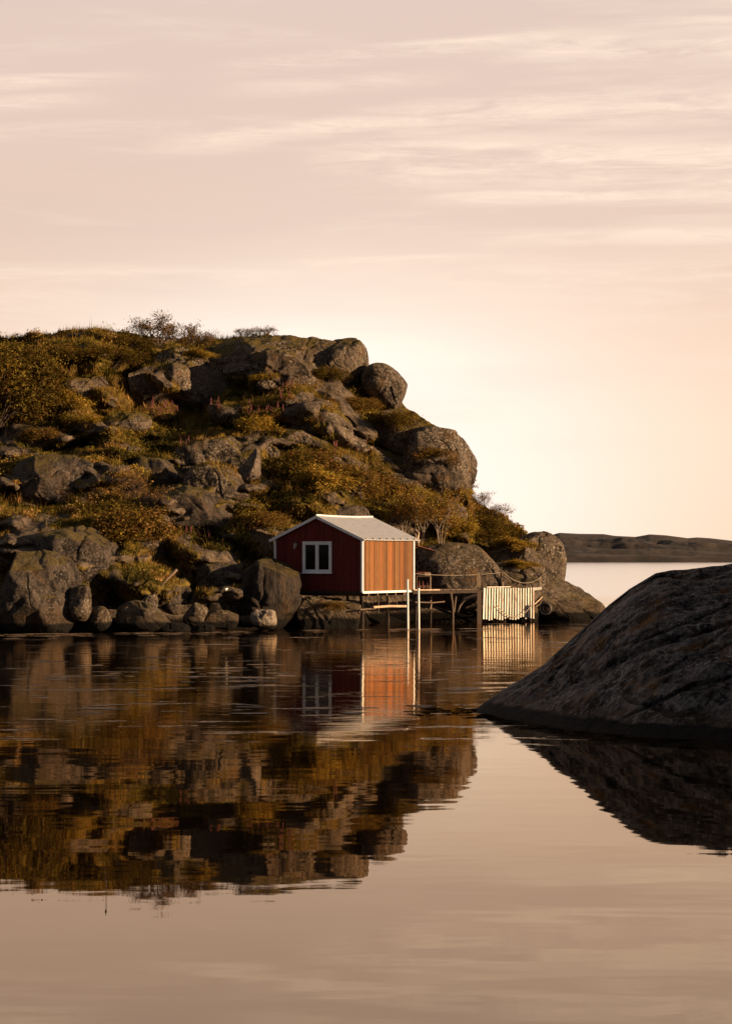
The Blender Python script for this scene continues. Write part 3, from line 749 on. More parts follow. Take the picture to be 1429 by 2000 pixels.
# ------------------------------------------------------------------ shrubs
def segs_mesh(S, n=4):
    P0 = np.array([s[0] for s in S]); P1 = np.array([s[1] for s in S]); r0 = np.array([s[2] for s in S]); r1 = np.array([s[3] for s in S])
    d = P1 - P0; d /= np.maximum(np.linalg.norm(d, axis=1), 1e-6)[:, None]
    a = np.cross(d, np.array([.31, .77, .55])); a /= np.linalg.norm(a, axis=1)[:, None]; b = np.cross(d, a)
    V = []
    for P_, r_ in ((P0, r0), (P1, r1)):
        for k in range(n):
            th_ = 6.2832 * k / n
            V.append(P_ + (a * math.cos(th_) + b * math.sin(th_)) * r_[:, None])
    V = np.stack(V, 1).reshape(-1, 3)
    base = np.arange(len(S))[:, None] * 2 * n
    F = np.concatenate([base + np.array([k, (k + 1) % n, n + (k + 1) % n, n + k]) for k in range(n)])
    return V, F
def grow(seed, h, stems, spread, depth, up=.5, r0=.03, ratio=.72):
    rnd = random.Random(seed); S, tips = [], []
    def rec(p, d, L, r, k):
        q = p + d * L
        S.append((p[:], q[:], r, r * .7))
        if k >= depth - 1: tips.append(q[:])
        if k == depth: return
        for _ in range(rnd.choice((2, 3, 3))):
            nd = (d + Vector((rnd.gauss(0, 1), rnd.gauss(0, 1), rnd.gauss(0, .7))) * .55 + Vector((0, 0, up * .3))).normalized()
            rec(p + d * L * rnd.uniform(.55, 1), nd, L * ratio * rnd.uniform(.7, 1.15), r * .62, k + 1)
    for i in range(stems):
        a = rnd.uniform(0, 6.283); s_ = rnd.uniform(.1, 1) * spread
        d = Vector((math.cos(a) * s_, math.sin(a) * s_, 1)).normalized()
        rec(Vector((math.cos(a) * .08, math.sin(a) * .08, -.15)), d, h * .36, r0, 0)
    return S, np.array(tips)
def shrub_proto(seed, h, stems, spread, depth, up, per_tip, lsz, cl, pal, bark='bark', r0=.025, upper=0, ratio=.72, wood='stems'):
    rs_ = np.random.RandomState(seed)
    S, tips = grow(seed, h, stems, spread, depth, up, r0, ratio)
    # bring the whole plant to its height
    z1 = np.percentile(tips[:, 2], 97); k = h / z1
    S = [(tuple(np.array(a) * k), tuple(np.array(b) * k), c, d) for a, b, c, d in S]; tips = tips * k
    if upper: tips = tips[tips[:, 2] > upper * h]
    P = np.repeat(tips, per_tip, 0) + rs_.normal(size=(len(tips) * per_tip, 3)) * cl
    V1, F1 = segs_mesh(S)
    V2, F2 = leaves(P, lsz * np.exp(rs_.normal(size=len(P)) * .3), rs_)
    pal = np.array(pal); tipc = pal[rs_.randint(len(pal), size=len(tips))]
    T2 = np.repeat(np.repeat(tipc, per_tip, 0) * np.exp(rs_.normal(size=(len(P), 1)) * .35), 4, 0)
    a = mesh_np(wood, V1, F1, M[bark], colors=np.ones((len(V1), 3)))
    b = mesh_np('foliage', V2, F2, M['leaf'], colors=T2)
    for o in (a, b): col.objects.unlink(o)
    return a, b
G_ = [(.10, .085, .016), (.145, .11, .018), (.07, .06, .013)]
Y_ = [(.20, .155, .024), (.15, .13, .026), (.25, .17, .034)]
B_ = [(.145, .088, .028), (.11, .075, .024), (.18, .11, .036)]
DK = [(.045, .038, .010), (.065, .05, .012), (.08, .05, .014)]
PROTO = {
 'airy': shrub_proto(1, 1.6, 7, .75, 4, .5, 5, .034, .09, DK + B_, r0=.03),
 'thorn': shrub_proto(2, 1.3, 9, .95, 4, .3, 4, .034, .09, B_ + DK, r0=.026),
 'dense': shrub_proto(3, 1.4, 9, .9, 4, .2, 22, .042, .16, G_ + DK),
 'yellow': shrub_proto(4, 1.3, 8, .7, 4, .5, 14, .048, .14, Y_),
 'rust': shrub_proto(5, 1.1, 9, .95, 4, .3, 18, .04, .15, B_ + G_),
 'birch': shrub_proto(6, 2.4, 5, .30, 4, .8, 8, .05, .14, B_ + Y_, bark='birch', r0=.020, upper=.4),
 'bare': shrub_proto(7, 1.3, 9, .5, 4, .8, 1, .035, .08, B_, r0=.014),
}
# px, py (foot), proto, scale x, scale z, name, label
SH = [
 (305, 672, 'airy', 1.35, 1.05, 'round thorn bush standing highest on the skyline'),
 (352, 678, 'thorn', 1.2, 1.0, 'spreading bush on the skyline right of the round one'),
 (392, 680, 'thorn', .8, .75, 'small low bush ending the skyline thicket at the right'),
 (478, 660, 'thorn', .6, .45, 'tiny bush on the summit crag, left of two'),
 (517, 658, 'thorn', .7, .45, 'tiny bush on the summit crag, right of two'),
 (20, 800, 'dense', 2.4, 2.2, 'tall dark leafy tree like bush at the left edge'),
 (-20, 830, 'dense', 2.6, 2.0, 'dark bush cut off by the left edge of the photo'),
 (60, 720, 'dense', 1.9, .9, 'dark bush on the upper left crest'),
 (120, 700, 'rust', 2.0, .9, 'dark brown bush under the left crest'),
 (165, 712, 'dense', 1.7, 1.0, 'rounded olive bush in the upper left hollow'),
 (215, 712, 'dense', 1.5, .9, 'olive bush left of the seamed grey outcrop'),
 (240, 680, 'dense', 1.3, .7, 'low dark bush left of the skyline thorn bush'),
 (128, 808, 'yellow', 1.3, 1.35, 'yellow leaved rowan sapling on the left slope'),
 (165, 832, 'yellow', 1.0, .7, 'low yellow green bush below the rowan sapling'),
 (85, 862, 'rust', 1.2, .85, 'rusty brown bush at the left below the rowan'),
 (262, 1062, 'rust', 1.9, 1.9, 'big ochre bush draped over the upright lit block'),
 (235, 1030, 'dense', 1.4, 1.2, 'olive bush left of the ochre bush over the lit block'),
 (262, 985, 'bare', 1.1, 1.2, 'nearly bare twiggy bush above the ochre bush'),
 (305, 1005, 'bare', .9, 1.0, 'leafless twigs beside the dark sloping slab'),
 (385, 700, 'yellow', 1.0, .6, 'low yellow bush on the top of the seamed outcrop'),
 (520, 745, 'yellow', .9, .6, 'small green bush on the brown face below the summit'),
 (635, 745, 'dense', .9, .8, 'dark green bush below the rounded grey brow'),
 (770, 840, 'dense', 1.0, 1.0, 'dark bush on the slope under the perched boulder'),
 (700, 800, 'rust', 1.4, .8, 'brown bush mat below the summit brow'),
 (575, 960, 'dense', 1.9, 1.7, 'dark green bush at the left of the central thicket'),
 (610, 925, 'rust', 1.7, 1.4, 'brown bush at the top of the central thicket'),
 (625, 968, 'yellow', 1.6, 1.5, 'bright yellow green bush in the middle of the thicket'),
 (680, 965, 'rust', 2.0, 1.8, 'large rust brown bush at the right of the central thicket'),
 (735, 975, 'rust', 1.7, 1.4, 'brown bush between the thicket and the birches'),
 (500, 850, 'yellow', 1.3, 1.1, 'golden bush beside the small lone boulder'),
 (560, 1010, 'yellow', 1.3, .8, 'golden scrub just behind the left roof slope'),
 (510, 1030, 'rust', 1.5, .9, 'brown scrub left of the cabin gable'),
 (820, 1062, 'birch', 1.0, 1.0, 'leaning birch with pale stems right of the cabin roof'),
 (792, 1050, 'birch', .9, .9, 'slender birch just behind the cabin roof corner'),
 (862, 1062, 'birch', .95, 1.0, 'slim upright birch above the smooth slab'),
 (895, 1050, 'yellow', 1.2, 1.2, 'golden bush below the overhanging bulge'),
 (930, 1040, 'dense', 1.2, 1.3, 'green bush on the skyline below the bulge'),
 (958, 1065, 'dense', 1.3, 1.4, 'broad green bush on the right shoulder'),
 (1000, 1075, 'yellow', 1.2, 1.0, 'yellow green bush left of the headland dome'),
 (940, 992, 'bare', .8, .7, 'wispy twigs on the skyline below the bulge'),
 (975, 1012, 'bare', .9, .6, 'wispy twigs on the skyline above the green bush'),
 (1015, 1110, 'yellow', 1.0, .5, 'golden tuft in the cleft of the headland rock'),
 (850, 900, 'rust', 1.3, .9, 'brown bush on top of the overhanging bulge'),
 (640, 1190, 'rust', .8, .45, 'orange lit weed clump on the rock under the cabin'),
]
used = set()
for i, (px, py, kind, sx, sz_, lab) in enumerate(SH):
    g = ground(px, py)
    if g is None: continue
    a, b = PROTO[kind]
    if kind in ('dense', 'rust', 'yellow'):
        sx *= .80; sz_ *= .62 if px > 60 else .9
        if 900 < px < 1010: sz_ *= .75
    name = {'birch': 'birch_tree', 'airy': 'thorn_bush', 'thorn': 'thorn_bush'}.get(kind, 'bush')
    o = empty(name, (g.x, g.y + .15, g.z - .05), lab, 'tree' if kind == 'birch' else 'bush', rz=random.uniform(0, 6.28), scale=(sx, sx, sz_))
    for q in (a, b):
        c_ = q.copy(); col.objects.link(c_); c_.parent = o

# fireweed: single flowering stems
def fireweed_proto():
    rs_ = np.random.RandomState(9)
    zz = rs_.uniform(.45, 1.0, 150); rr = (1.05 - zz) * .10 + .015; th_ = rs_.uniform(0, 6.28, 150)
    V, F = leaves(np.stack([np.cos(th_) * rr, np.sin(th_) * rr, zz], 1), .036, rs_)
    fl = mesh_np('flower_spike', V, F, M['leaf'], colors=np.repeat(np.array([[.22, .105, .11]]) * np.exp(rs_.normal(size=(150, 1)) * .3), 4, 0))
    zz = rs_.uniform(.05, .5, 40); th_ = rs_.uniform(0, 6.28, 40); rr = rs_.uniform(.02, .11, 40)
    V, F = leaves(np.stack([np.cos(th_) * rr, np.sin(th_) * rr, zz], 1), .055, rs_)
    V1, F1 = segs_mesh([((0, 0, -.1), (0, 0, .5), .008, .008), ((0, 0, .5), (.01, 0, .98), .008, .004)])
    st = mesh_np('stem', np.concatenate([V, V1]), np.concatenate([F, F1 + len(V)]), M['leaf'], colors=np.full((len(V) + len(V1), 3), .06) * np.array([1.3, 1, .4]))
    for o in (fl, st): col.objects.unlink(o)
    return fl, st
fw = fireweed_proto()
rnd = random.Random(5)
bands = [(205, 300, 790, 805, 12, 'pink fireweed stem in the band left of the seamed grey outcrop'),
         (290, 350, 800, 830, 16, 'pink fireweed stem in the middle of the hillside band'),
         (385, 430, 795, 812, 12, 'pink fireweed stem at the right foot of the seamed outcrop'),
         (480, 560, 800, 825, 14, 'pink fireweed stem in the grass below the brown rock face'),
         (545, 575, 760, 790, 8, 'pink fireweed stem in the tall clump below the summit'),
         (350, 375, 862, 878, 5, 'pink fireweed stem in the small patch above the pale buttress'),
         (650, 720, 868, 892, 12, 'pale fireweed stem gone to seed in the row above the thicket'),
         (355, 440, 1045, 1062, 10, 'dull pink fireweed stem in the shaded hollow left of the cabin')]
for a, b, c, d, n_, lab in bands:
    for k in range(n_):
        g = ground(rnd.uniform(a, b), rnd.uniform(c, d))
        if g is None: continue
        s_ = rnd.uniform(.4, .75)
        o = empty('fireweed', (g.x, g.y, g.z), lab, 'flower', rz=rnd.uniform(0, 6), group=lab.replace('stem', 'stems'), scale=(s_, s_, s_))
        o.rotation_euler = (rnd.gauss(0, .12), rnd.gauss(0, .12), rnd.uniform(0, 6))
        for q in fw:
            c_ = q.copy(); col.objects.link(c_); c_.parent = o

# ------------------------------------------------------------------ the cabin
GA = R(32); WW, LL, FL, HW = 4.45, 4.28, 1.57, 2.24; RISE = .94
corner = Vector(((706.5 - 714.5) / FPX * 85, 85, 0))
ax = Vector((math.cos(GA), -math.sin(GA), 0)); ay = Vector((math.sin(GA), math.cos(GA), 0))
cen = corner - ax * WW / 2 + ay * LL / 2
cab = empty('cabin', (cen.x, cen.y, FL), 'small red boathouse cabin with pale roof standing on stilts at the shore', 'cabin', rz=-GA)
hx, hy = WW / 2, LL / 2
rnd = random.Random(3)
def gz(x): return HW + RISE * (1 - abs(x) / hx)
def gable(y, face):
    m_ = MB(); n_ = 34; bw = WW / n_
    for k in range(n_):
        x0, x1 = -hx + k * bw, -hx + (k + 1) * bw - .012
        tn = rnd.uniform(.75, 1.2); off_ = rnd.uniform(0, .012)
        bm = m_.bm; vs = []
        for yy in (y, y - face * (.03 + off_)):
            vs += [bm.verts.new((x0, yy, 0)), bm.verts.new((x1, yy, 0)), bm.verts.new((x1, yy, gz(x1) - .01)), bm.verts.new((x0, yy, gz(x0) - .01))]
        for f in ((0, 1, 2, 3), (4, 5, 6, 7), (0, 1, 5, 4), (1, 2, 6, 5), (2, 3, 7, 6), (3, 0, 4, 7)): bm.faces.new([vs[i] for i in f])
        m_._fin(vs, (tn, tn, tn))
    bm = m_.bm; yy = y + face * .03      # backing sheet
    vs = [bm.verts.new(p) for p in ((-hx + .02, yy, 0), (hx - .02, yy, 0), (hx - .02, yy, gz(hx) - .02), (0, yy, gz(0) - .03), (-hx + .02, yy, gz(hx) - .02))]
    bm.faces.new(vs); m_._fin(vs, (.3, .3, .3))
    return m_
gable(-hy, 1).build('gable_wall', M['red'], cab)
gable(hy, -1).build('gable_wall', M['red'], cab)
def side(x, face, mat, varied):
    m_ = MB(); n_ = 30; bw = (LL - .04) / n_
    for k in range(n_):
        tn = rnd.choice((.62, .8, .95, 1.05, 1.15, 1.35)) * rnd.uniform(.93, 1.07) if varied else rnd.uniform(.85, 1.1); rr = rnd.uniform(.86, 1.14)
        m_.box((x + face * (.015 + rnd.uniform(0, .008)), -hy + .02 + (k + .5) * bw, HW / 2), (.03, bw - .010, HW), tint=(tn * rr, tn, tn / rr))
    m_.box((x - face * .02, 0, HW / 2), (.03, LL - .1, HW - .02), tint=(.35, .35, .35))
    return m_
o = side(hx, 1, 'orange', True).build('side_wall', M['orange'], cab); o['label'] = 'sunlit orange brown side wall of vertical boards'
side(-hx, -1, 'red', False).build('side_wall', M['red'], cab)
MB().box((0, 0, -.05), (WW - .1, LL - .1, .08)).build('floor', M['wood_dark'], cab)
# roof: two slopes of ribbed sheet
OV, OG = .22, .16
slope = math.atan2(RISE, hx); Ls = (hx + OV) / math.cos(slope)
def roof_side(sgn):
    n_, bm = 150, bmesh.new(); y0, y1 = -hy - OG, hy + OG
    top = []
    lay_ = bm.verts.layers.float_color.new('tint')
    NS = 8
    for i in range(n_ + 1):
        y = y0 + (y1 - y0) * i / n_
        rib = .016 * (.5 + .5 * math.cos(2 * math.pi * (y - y0) / .22)) ** 3
        sag = -.035 * math.sin(math.pi * i / n_)
        row = []
        for j in range(NS + 1):
            d = Ls * j / NS
            x = sgn * d * math.cos(slope); z = HW + RISE - d * math.sin(slope) + .07 + rib + sag * (1 - .5 * j / NS)
            if i % 33 == 0 and j: z += .004
            a_ = bm.verts.new((x, y, z)); b_ = bm.verts.new((x, y, z - .03)); a_[lay_] = b_[lay_] = (1, 1, 1, 1)
            row.append((a_, b_))
        top.append(row)
    for r0_, r1_ in zip(top, top[1:]):
        for j in range(NS):
            bm.faces.new((r0_[j][0], r0_[j + 1][0], r1_[j + 1][0], r1_[j][0])); bm.faces.new((r0_[j][1], r1_[j][1], r1_[j + 1][1], r0_[j + 1][1]))
        bm.faces.new((r0_[NS][0], r0_[NS][1], r1_[NS][1], r1_[NS][0]))
    for row in (top[0], top[-1]):
        for j in range(NS): bm.faces.new((row[j][0], row[j][1], row[j + 1][1], row[j + 1][0]))
    bmesh.ops.recalc_face_normals(bm, faces=bm.faces[:])
    me = bpy.data.meshes.new('roof'); bm.to_mesh(me); bm.free(); me.materials.append(M['roof'])
    o_ = bpy.data.objects.new('roof', me); col.objects.link(o_); o_.parent = cab
    return o_
r1_ = roof_side(1); roof_side(-1)
zr = HW + RISE
pts = [(0, -hy - OG - .01 + (LL + 2 * OG + .02) * i / 12, zr + .105 - .035 * math.sin(math.pi * i / 12)) for i in range(13)]
MB().tube(pts, .035, 8).build('ridge_cap', M['white'], cab)
for sgn in (1, -1):
    for yy in (-hy - OG - .015, hy + OG + .015):
        a_ = Vector((0, yy, zr + .02)); b_ = Vector((sgn * (hx + OV + .01), yy, zr + .02 - (hx + OV) * math.tan(slope)))
        o = MB().bar(a_, b_, .03, .12).build('barge_board', M['white'], cab)
# eave ends with rafter tails and a ragged drip edge
m_ = MB()
for k in range(8):
    MB().box((hx + .10, -hy + .12 + k * (LL - .24) / 7, HW + .01), (.2, .05, .07)).build('rafter_tail', M['wood_pale'], cab)
m_.bm.free()
MB().box((hx + .052, -hy * .3, HW - .05), (.03, LL * .62, .07)).build('eave_board', M['wood_pale'], cab)
for (x, y, sx_, sy_) in ((hx + .02, -hy - .02, .10, .10), (hx + .03, hy - .03, .09, .10), (-hx - .0, -hy - .02, .10, .12), (-hx, hy, .1, .1)):
    MB().box((x, y, HW / 2 - .02), (sx_, sy_, HW + .06), bevel=.006).build('corner_board', M['white'], cab)
MB().box((hx + .06, 0, -.045), (.06, LL + .1, .09)).build('sill_beam', M['white'], cab)
MB().box((0, -hy - .05, -.05), (WW - .14, .06, .10)).build('sill_beam', M['wood_dark'], cab)
# window: px 592-649, py 1057-1119
cw = 1.0
def gx_at(px):     # local x on the gable plane seen at column px
    k = (px - 714.5) / FPX; p0 = corner - Vector((0, 0, 0))
    # corner - ax*s ; x = k*y
    s_ = (p0.x - k * p0.y) / (ax.x - k * ax.y)
    return hx - s_
wx0, wx1 = gx_at(592.5), gx_at(649); wD = 85 + math.sin(GA) * (hx - (wx0 + wx1) / 2)
wz0 = CAMZ - (1119 - HOR) / FPX * wD - FL; wz1 = CAMZ - (1057.5 - HOR) / FPX * wD - FL
yw = -hy - .05
win = MB()
fw_ = .11
win.box(((wx0 + wx1) / 2, yw, wz1 - fw_ / 2), (wx1 - wx0, .06, fw_)).box((wx0 + fw_ / 2, yw, (wz0 + wz1) / 2), (fw_, .06, wz1 - wz0 - 2 * fw_)).box((wx1 - fw_ / 2, yw, (wz0 + wz1) / 2), (fw_, .06, wz1 - wz0 - 2 * fw_))
win.box(((wx0 + wx1) / 2, yw, wz0 + fw_ / 2), (wx1 - wx0, .06, fw_))
wo = win.build('window', M['white'], cab)
xm = (wx0 + wx1) / 2
MB().box((xm, yw - .005, (wz0 + wz1) / 2), (.10, .05, wz1 - wz0 - 2 * fw_)).build('mullion', M['white'], wo)
MB().box((xm, yw - .05, wz0 - .015), (wx1 - wx0 + .06, .10, .03)).build('sill', M['white'], wo)
for s_ in (-1, 1):
    x0, x1 = (wx0 + fw_, xm - .05) if s_ < 0 else (xm + .05, wx1 - fw_)
    MB().box(((x0 + x1) / 2, yw + .005, (wz0 + wz1) / 2), (x1 - x0, .012, wz1 - wz0 - 2 * fw_)).build('pane', M['glass'], wo)
    mm = MB(); zc = (wz0 + wz1) / 2; hz_ = wz1 - wz0 - 2 * fw_
    for zz in (wz0 + fw_ + .018, wz1 - fw_ - .018): mm.box(((x0 + x1) / 2, yw - .01, zz), (x1 - x0, .02, .036))
    for xx in (x0 + .018, x1 - .018): mm.box((xx, yw - .01, zc), (.036, .02, hz_ - .072))
    mm.build('sash', M['white'], wo)
# wall lamp
lx = gx_at(579); lz = CAMZ - (1066 - HOR) / FPX * 87 - FL
lm = MB(); lm.box((lx, yw + .01, lz + .04), (.10, .03, .14), bevel=.01).tube([(lx, yw, lz + .12), (lx + .02, yw - .08, lz + .16), (lx + .03, yw - .14, lz + .11)], .012, 6)
lo = lm.build('wall_lamp', M['metal'], cab)
MB().tube([(lx + .02, yw - .13, lz + .10), (lx + .02, yw - .13, lz - .12)], .045, 10, r1=.055).build('lamp_shade', M['metal'], lo)
# under floor: joist ends, stilts, cross rails
m_ = MB()
for k, yy in enumerate((-1.6, -.85, -.1, .65, 1.35)):
    MB().box((0, yy, -.16), (WW + .02, .08, .11)).build('joist', M['wood'], cab)
for (x, y) in ((hx - .15, -hy + .25), (hx - .15, .2), (hx - .15, hy - .2), (-.4, hy - .2), (0, .2)):
    MB().tube([(x, y, -.21), (x + .03, y, -1.2), (x, y + .02, -2.4)], .07, 8).build('stilt', M['wood_dark'], cab)
MB().tube([(hx + .0, -hy + .9, -.70), (hx + .03, .1, -.68), (hx + .02, hy - .5, -.72)], .055, 8).build('cross_rail', M['wood_pale'], cab)
MB().tube([(hx - .08, -hy - .05, -.78), (hx - .08, -hy + 1.2, -.76)], .035, 6).build('cross_rail', M['wood'], cab)
for yy, l_ in ((-.75, .75), (.1, .42), (.75, .38), (-1.3, .3)):
    MB().tube([(hx - .03, yy, -.23), (hx - .02, yy + .02, -.23 - l_)], .018, 5).build('hanging_rod', M['wood'], cab)

# ------------------------------------------------------------------ jetty
DZ = 1.56
je = empty('jetty', (U(880, 1152, 89.5).x, 89.5, 0), 'narrow grey plank jetty on crooked posts running from the cabin to the white screen', 'jetty')
jo = Vector(je.location)
A = cen + ax * hx + ay * hy                 # rear right corner of the cabin
A = Vector((A.x + .02, A.y - .3, 0)); B = Vector((U(944, 1152, 91.4).x, 91.4, 0)); Cc = Vector((U(1046, 1152, 94.0).x, 94.0, 0))
def jl(p, z=0): return (p.x - jo.x, p.y - jo.y, p.z + z)
def planks(P, Q, wid, z, mat):
    d = (Q - P); n_ = int(d.length / .145); d.normalize(); nr = Vector((-d.y, d.x, 0))
    q = d.to_track_quat('Y', 'Z').to_matrix(); m_ = MB()
    for k in range(n_):
        c_ = P + d * ((k + .5) * .145) + nr * (wid / 2 + rnd.uniform(-.03, .03)); tn = rnd.uniform(.6, 1.4)
        m_.box(jl(c_, z + rnd.uniform(-.006, .006)), (wid, .132, .035), q, (tn, tn, tn))
    return m_
planks(A, B, 1.5, DZ, M['wood']).build('deck', M['wood'], je)
planks(B + Vector((.02, .02, 0)), Cc, 1.1, DZ - .01, M['wood']).build('deck', M['wood'], je)
for off_ in (.06, 1.3):
    d = (B - A).normalized(); nr = Vector((-d.y, d.x, 0))
    MB().bar(jl(A + nr * off_, DZ - .10), jl(B + nr * off_, DZ - .10), .07, .14).build('beam', M['wood_dark'], je)
d = (B - A).normalized(); E = A + d * 1.6
MB().bar(jl(A - Vector((0, .05, 0)), DZ + .012), jl(E - Vector((0, .05, 0)), DZ + .0), .08, .055).build('edge_board', M['wood_pale'], je)
MB().bar(jl(Cc + Vector((-.25, -.15, 0)), DZ - .06), jl(Cc + Vector((.25, -.12, 0)), DZ + .0), .14, .13).build('beam_end', M['white_worn'], je)
MB().bar(jl(B + Vector((-.1, .05, 0)), DZ - .12), jl(Cc, DZ - .12), .09, .14).build('beam', M['wood_dark'], je)
# big square post, crooked brace, forked posts
def jp(px, py, D): p = U(px, py, D); return (p.x - jo.x, p.y - jo.y, p.z)
MB().box(jp(935.5, 1190, 90.2), (.20, .16, 1.70)).build('post', M['wood'], je)
MB().tube([jp(935, 1162, 90.3), jp(921, 1165, 90.4), jp(907, 1170, 90.5), jp(898, 1182, 90.6), jp(893, 1196, 90.6)], .085, 7, r1=.035).build('brace', M['wood_pale'], je)
MB().tube([jp(880, 1158, 90), jp(883, 1178, 89.9), jp(884, 1200, 89.8), jp(884.5, 1232, 89.8)], .05, 7).build('post', M['wood'], je)
MB().tube([jp(890, 1165, 90), jp(888, 1180, 89.9), jp(885.5, 1196, 89.82)], .04, 7, r1=.05).build('brace', M['wood'], je)
MB().tube([jp(841, 1157, 90), jp(841, 1190, 90), jp(840, 1235, 90)], .045, 7).build('post', M['wood_dark'], je)
MB().tube([jp(812, 1160, 89.5), jp(812, 1190, 89.5), jp(811, 1235, 89.5)], .045, 7).build('post', M['wood_dark'], je)
MB().tube([jp(810, 1176, 88.5), jp(846, 1177, 89.3), jp(868, 1175, 90)], .03, 6).build('cross_rail', M['wood'], je)
MB().tube([jp(841, 1172, 89.6), jp(842, 1180, 89.6), jp(840, 1190, 89.6)], .045, 6, r1=.02).build('hanging_knot', M['wood_pale'], je)
for px, D in ((1035, 94.3), (985, 92.9)):
    MB().tube([jp(px, 1156, D), jp(px, 1230, D)], .06, 7).build('post', M['wood_dark'], je)
MB().tube([jp(1043, 1180, 94), jp(1050, 1174, 94.3), jp(1058, 1166, 94.6)], .035, 6).build('brace', M['wood_pale'], je)
MB().tube([jp(1044, 1186, 94), jp(1052, 1181, 94.3), jp(1060, 1168, 94.6)], .03, 6).build('brace', M['wood'], je)

# white slatted screen hanging on the jetty front
p0, p1 = Vector(U(944.5, 1150, 91.2)), Vector(U(1041, 1152, 93.8))
sc_ = empty('slatted_screen', (p0.x, p0.y, 0), 'worn white screen of upright slats fixed to the jetty above the water', 'screen')
sv = Vector((p1.x - p0.x, p1.y - p0.y, 0)); sdn = sv.normalized(); qn = sdn.to_track_quat('X', 'Z').to_matrix(); nS = 20
for k in range(nS):
    f = k / (nS - 1); c_ = sv * f
    tp = 1.62 - .03 * f + rnd.uniform(-.03, .02); bt = .17 + rnd.uniform(-.07, .06)
    if k in (6, 12): bt -= .06
    ln = R(2.2 - 2.4 * f) + R(rnd.uniform(-.5, .5)); wd = .115 if k in (0, 6, 13) else .088
    q_ = Matrix.Rotation(math.atan2(sdn.y, sdn.x), 3, 'Z') @ Matrix.Rotation(ln, 3, 'Y'); tn = rnd.uniform(.8, 1.12)
    MB().box((c_.x, c_.y, (tp + bt) / 2), (wd * .85, .03, tp - bt), q_, (tn, tn * .98, tn * .94)).build('slat', M['white_worn'], sc_)
nb = Vector((-sdn.y, sdn.x, 0)) * .05
for z_ in (1.38, .62):
    MB().bar(tuple(nb + Vector((0, 0, z_))), tuple(sv + nb + Vector((0, 0, z_ - .03))), .05, .09).build('rail', M['wood_dark'], sc_)
MB().bar(tuple(sv * .04 + Vector((0, -.0, 1.655))), tuple(sv * .52 + Vector((0, -.0, 1.645))), .10, .03).build('top_board', M['white_worn'], sc_)

def sagline(P, Q, sag, n=14):
    return [P.lerp(Q, i / n) - Vector((0, 0, sag * 4 * (i / n) * (1 - i / n))) for i in range(n + 1)]
def single(m_, name, mat, lab, cat, loc, group=None, smooth=True):
    for v in m_.bm.verts: v.co -= Vector(loc)
    o_ = m_.build(name, mat, smooth=smooth); o_.location = loc
    return tag(o_, lab, cat, group)
a_, b_ = U(968, 1180, 91.6), U(1037, 1183, 93.3)
single(MB().tube(sagline(a_, b_, .55), .018, 6), 'rope', M['rope'], 'rope looping low across the front of the white slatted screen', 'rope', a_)
# dark post with lines
P1 = U(978, 1108, 93.6)
pst = MB(); pst.tube([(P1.x, P1.y, DZ), (P1.x - .01, P1.y, 2.0), tuple(P1)], .055, 8).tube([(P1.x + .05, P1.y - .02, P1.z - .05), (P1.x - .08, P1.y - .02, P1.z - .04)], .02, 6)
single(pst, 'mooring_post', M['wood_dark'], 'slim black post rising from the jetty behind the white screen', 'post', (P1.x, P1.y, DZ))
E1 = U(1055, 1128, 94.1)
single(MB().tube(sagline(P1 - Vector((0, 0, .12)), E1, .42), .02, 6), 'rope', M['rope'], 'slack pale rope from the black post to the thin stake', 'rope', tuple(E1))
S0 = Vector((E1.x, E1.y, DZ - .03))
single(MB().tube([tuple(S0), tuple(E1 + Vector((0, 0, .06)))], .014, 6), 'stake', M['wood_pale'], 'thin stake at the outer end of the jetty holding the rope', 'stake', tuple(S0))
S2 = Vector(U(982, 1146, 93.3))
single(MB().tube([(S2.x, S2.y, DZ), (S2.x, S2.y, DZ + .28)], .016, 6), 'stake', M['wood_pale'], 'short pale stake at the foot of the black post', 'stake', (S2.x, S2.y, DZ))
w0 = cen + ax * (hx + .04) + ay * (hy - .02); w0 = Vector((w0.x, w0.y, 2.30))
single(MB().tube(sagline(w0, P1 - Vector((0, 0, .25)), .10), .011, 5), 'cable', M['rope'], 'thin line stretched from the cabin to the black post', 'cable', tuple(w0))
# trestle like A frame with hanging net
tr = empty('trestle', (U(936, 1150, 90.9).x, 91.2, DZ + .02), 'small A shaped wooden trestle with a draped net on the jetty', 'trestle')
for k, (x0_, x1_, y_) in enumerate(((-.2, -.02, -.12), (.30, .05, -.12), (-.16, 0, .15), (.26, .04, .15))):
    MB().bar((x0_, y_, 0), (x1_, y_ * .3, .80), .035, .035).build('leg', M['wood'], tr)
MB().bar((.01, -.1, .80), (.01, .1, .80), .04, .05).build('top_rail', M['wood'], tr)
nm_ = MB()
for k in range(9):
    x_ = -.12 + k * .022; nm_.tube([(x_ * .4, -.06, .74), (x_ * .9, -.10, .45), (x_ + rnd.uniform(-.02, .02), -.13, .05 + rnd.uniform(0, .06))], .012, 5, (1, .95, .9))
nm_.build('net', M['rope'], tr)
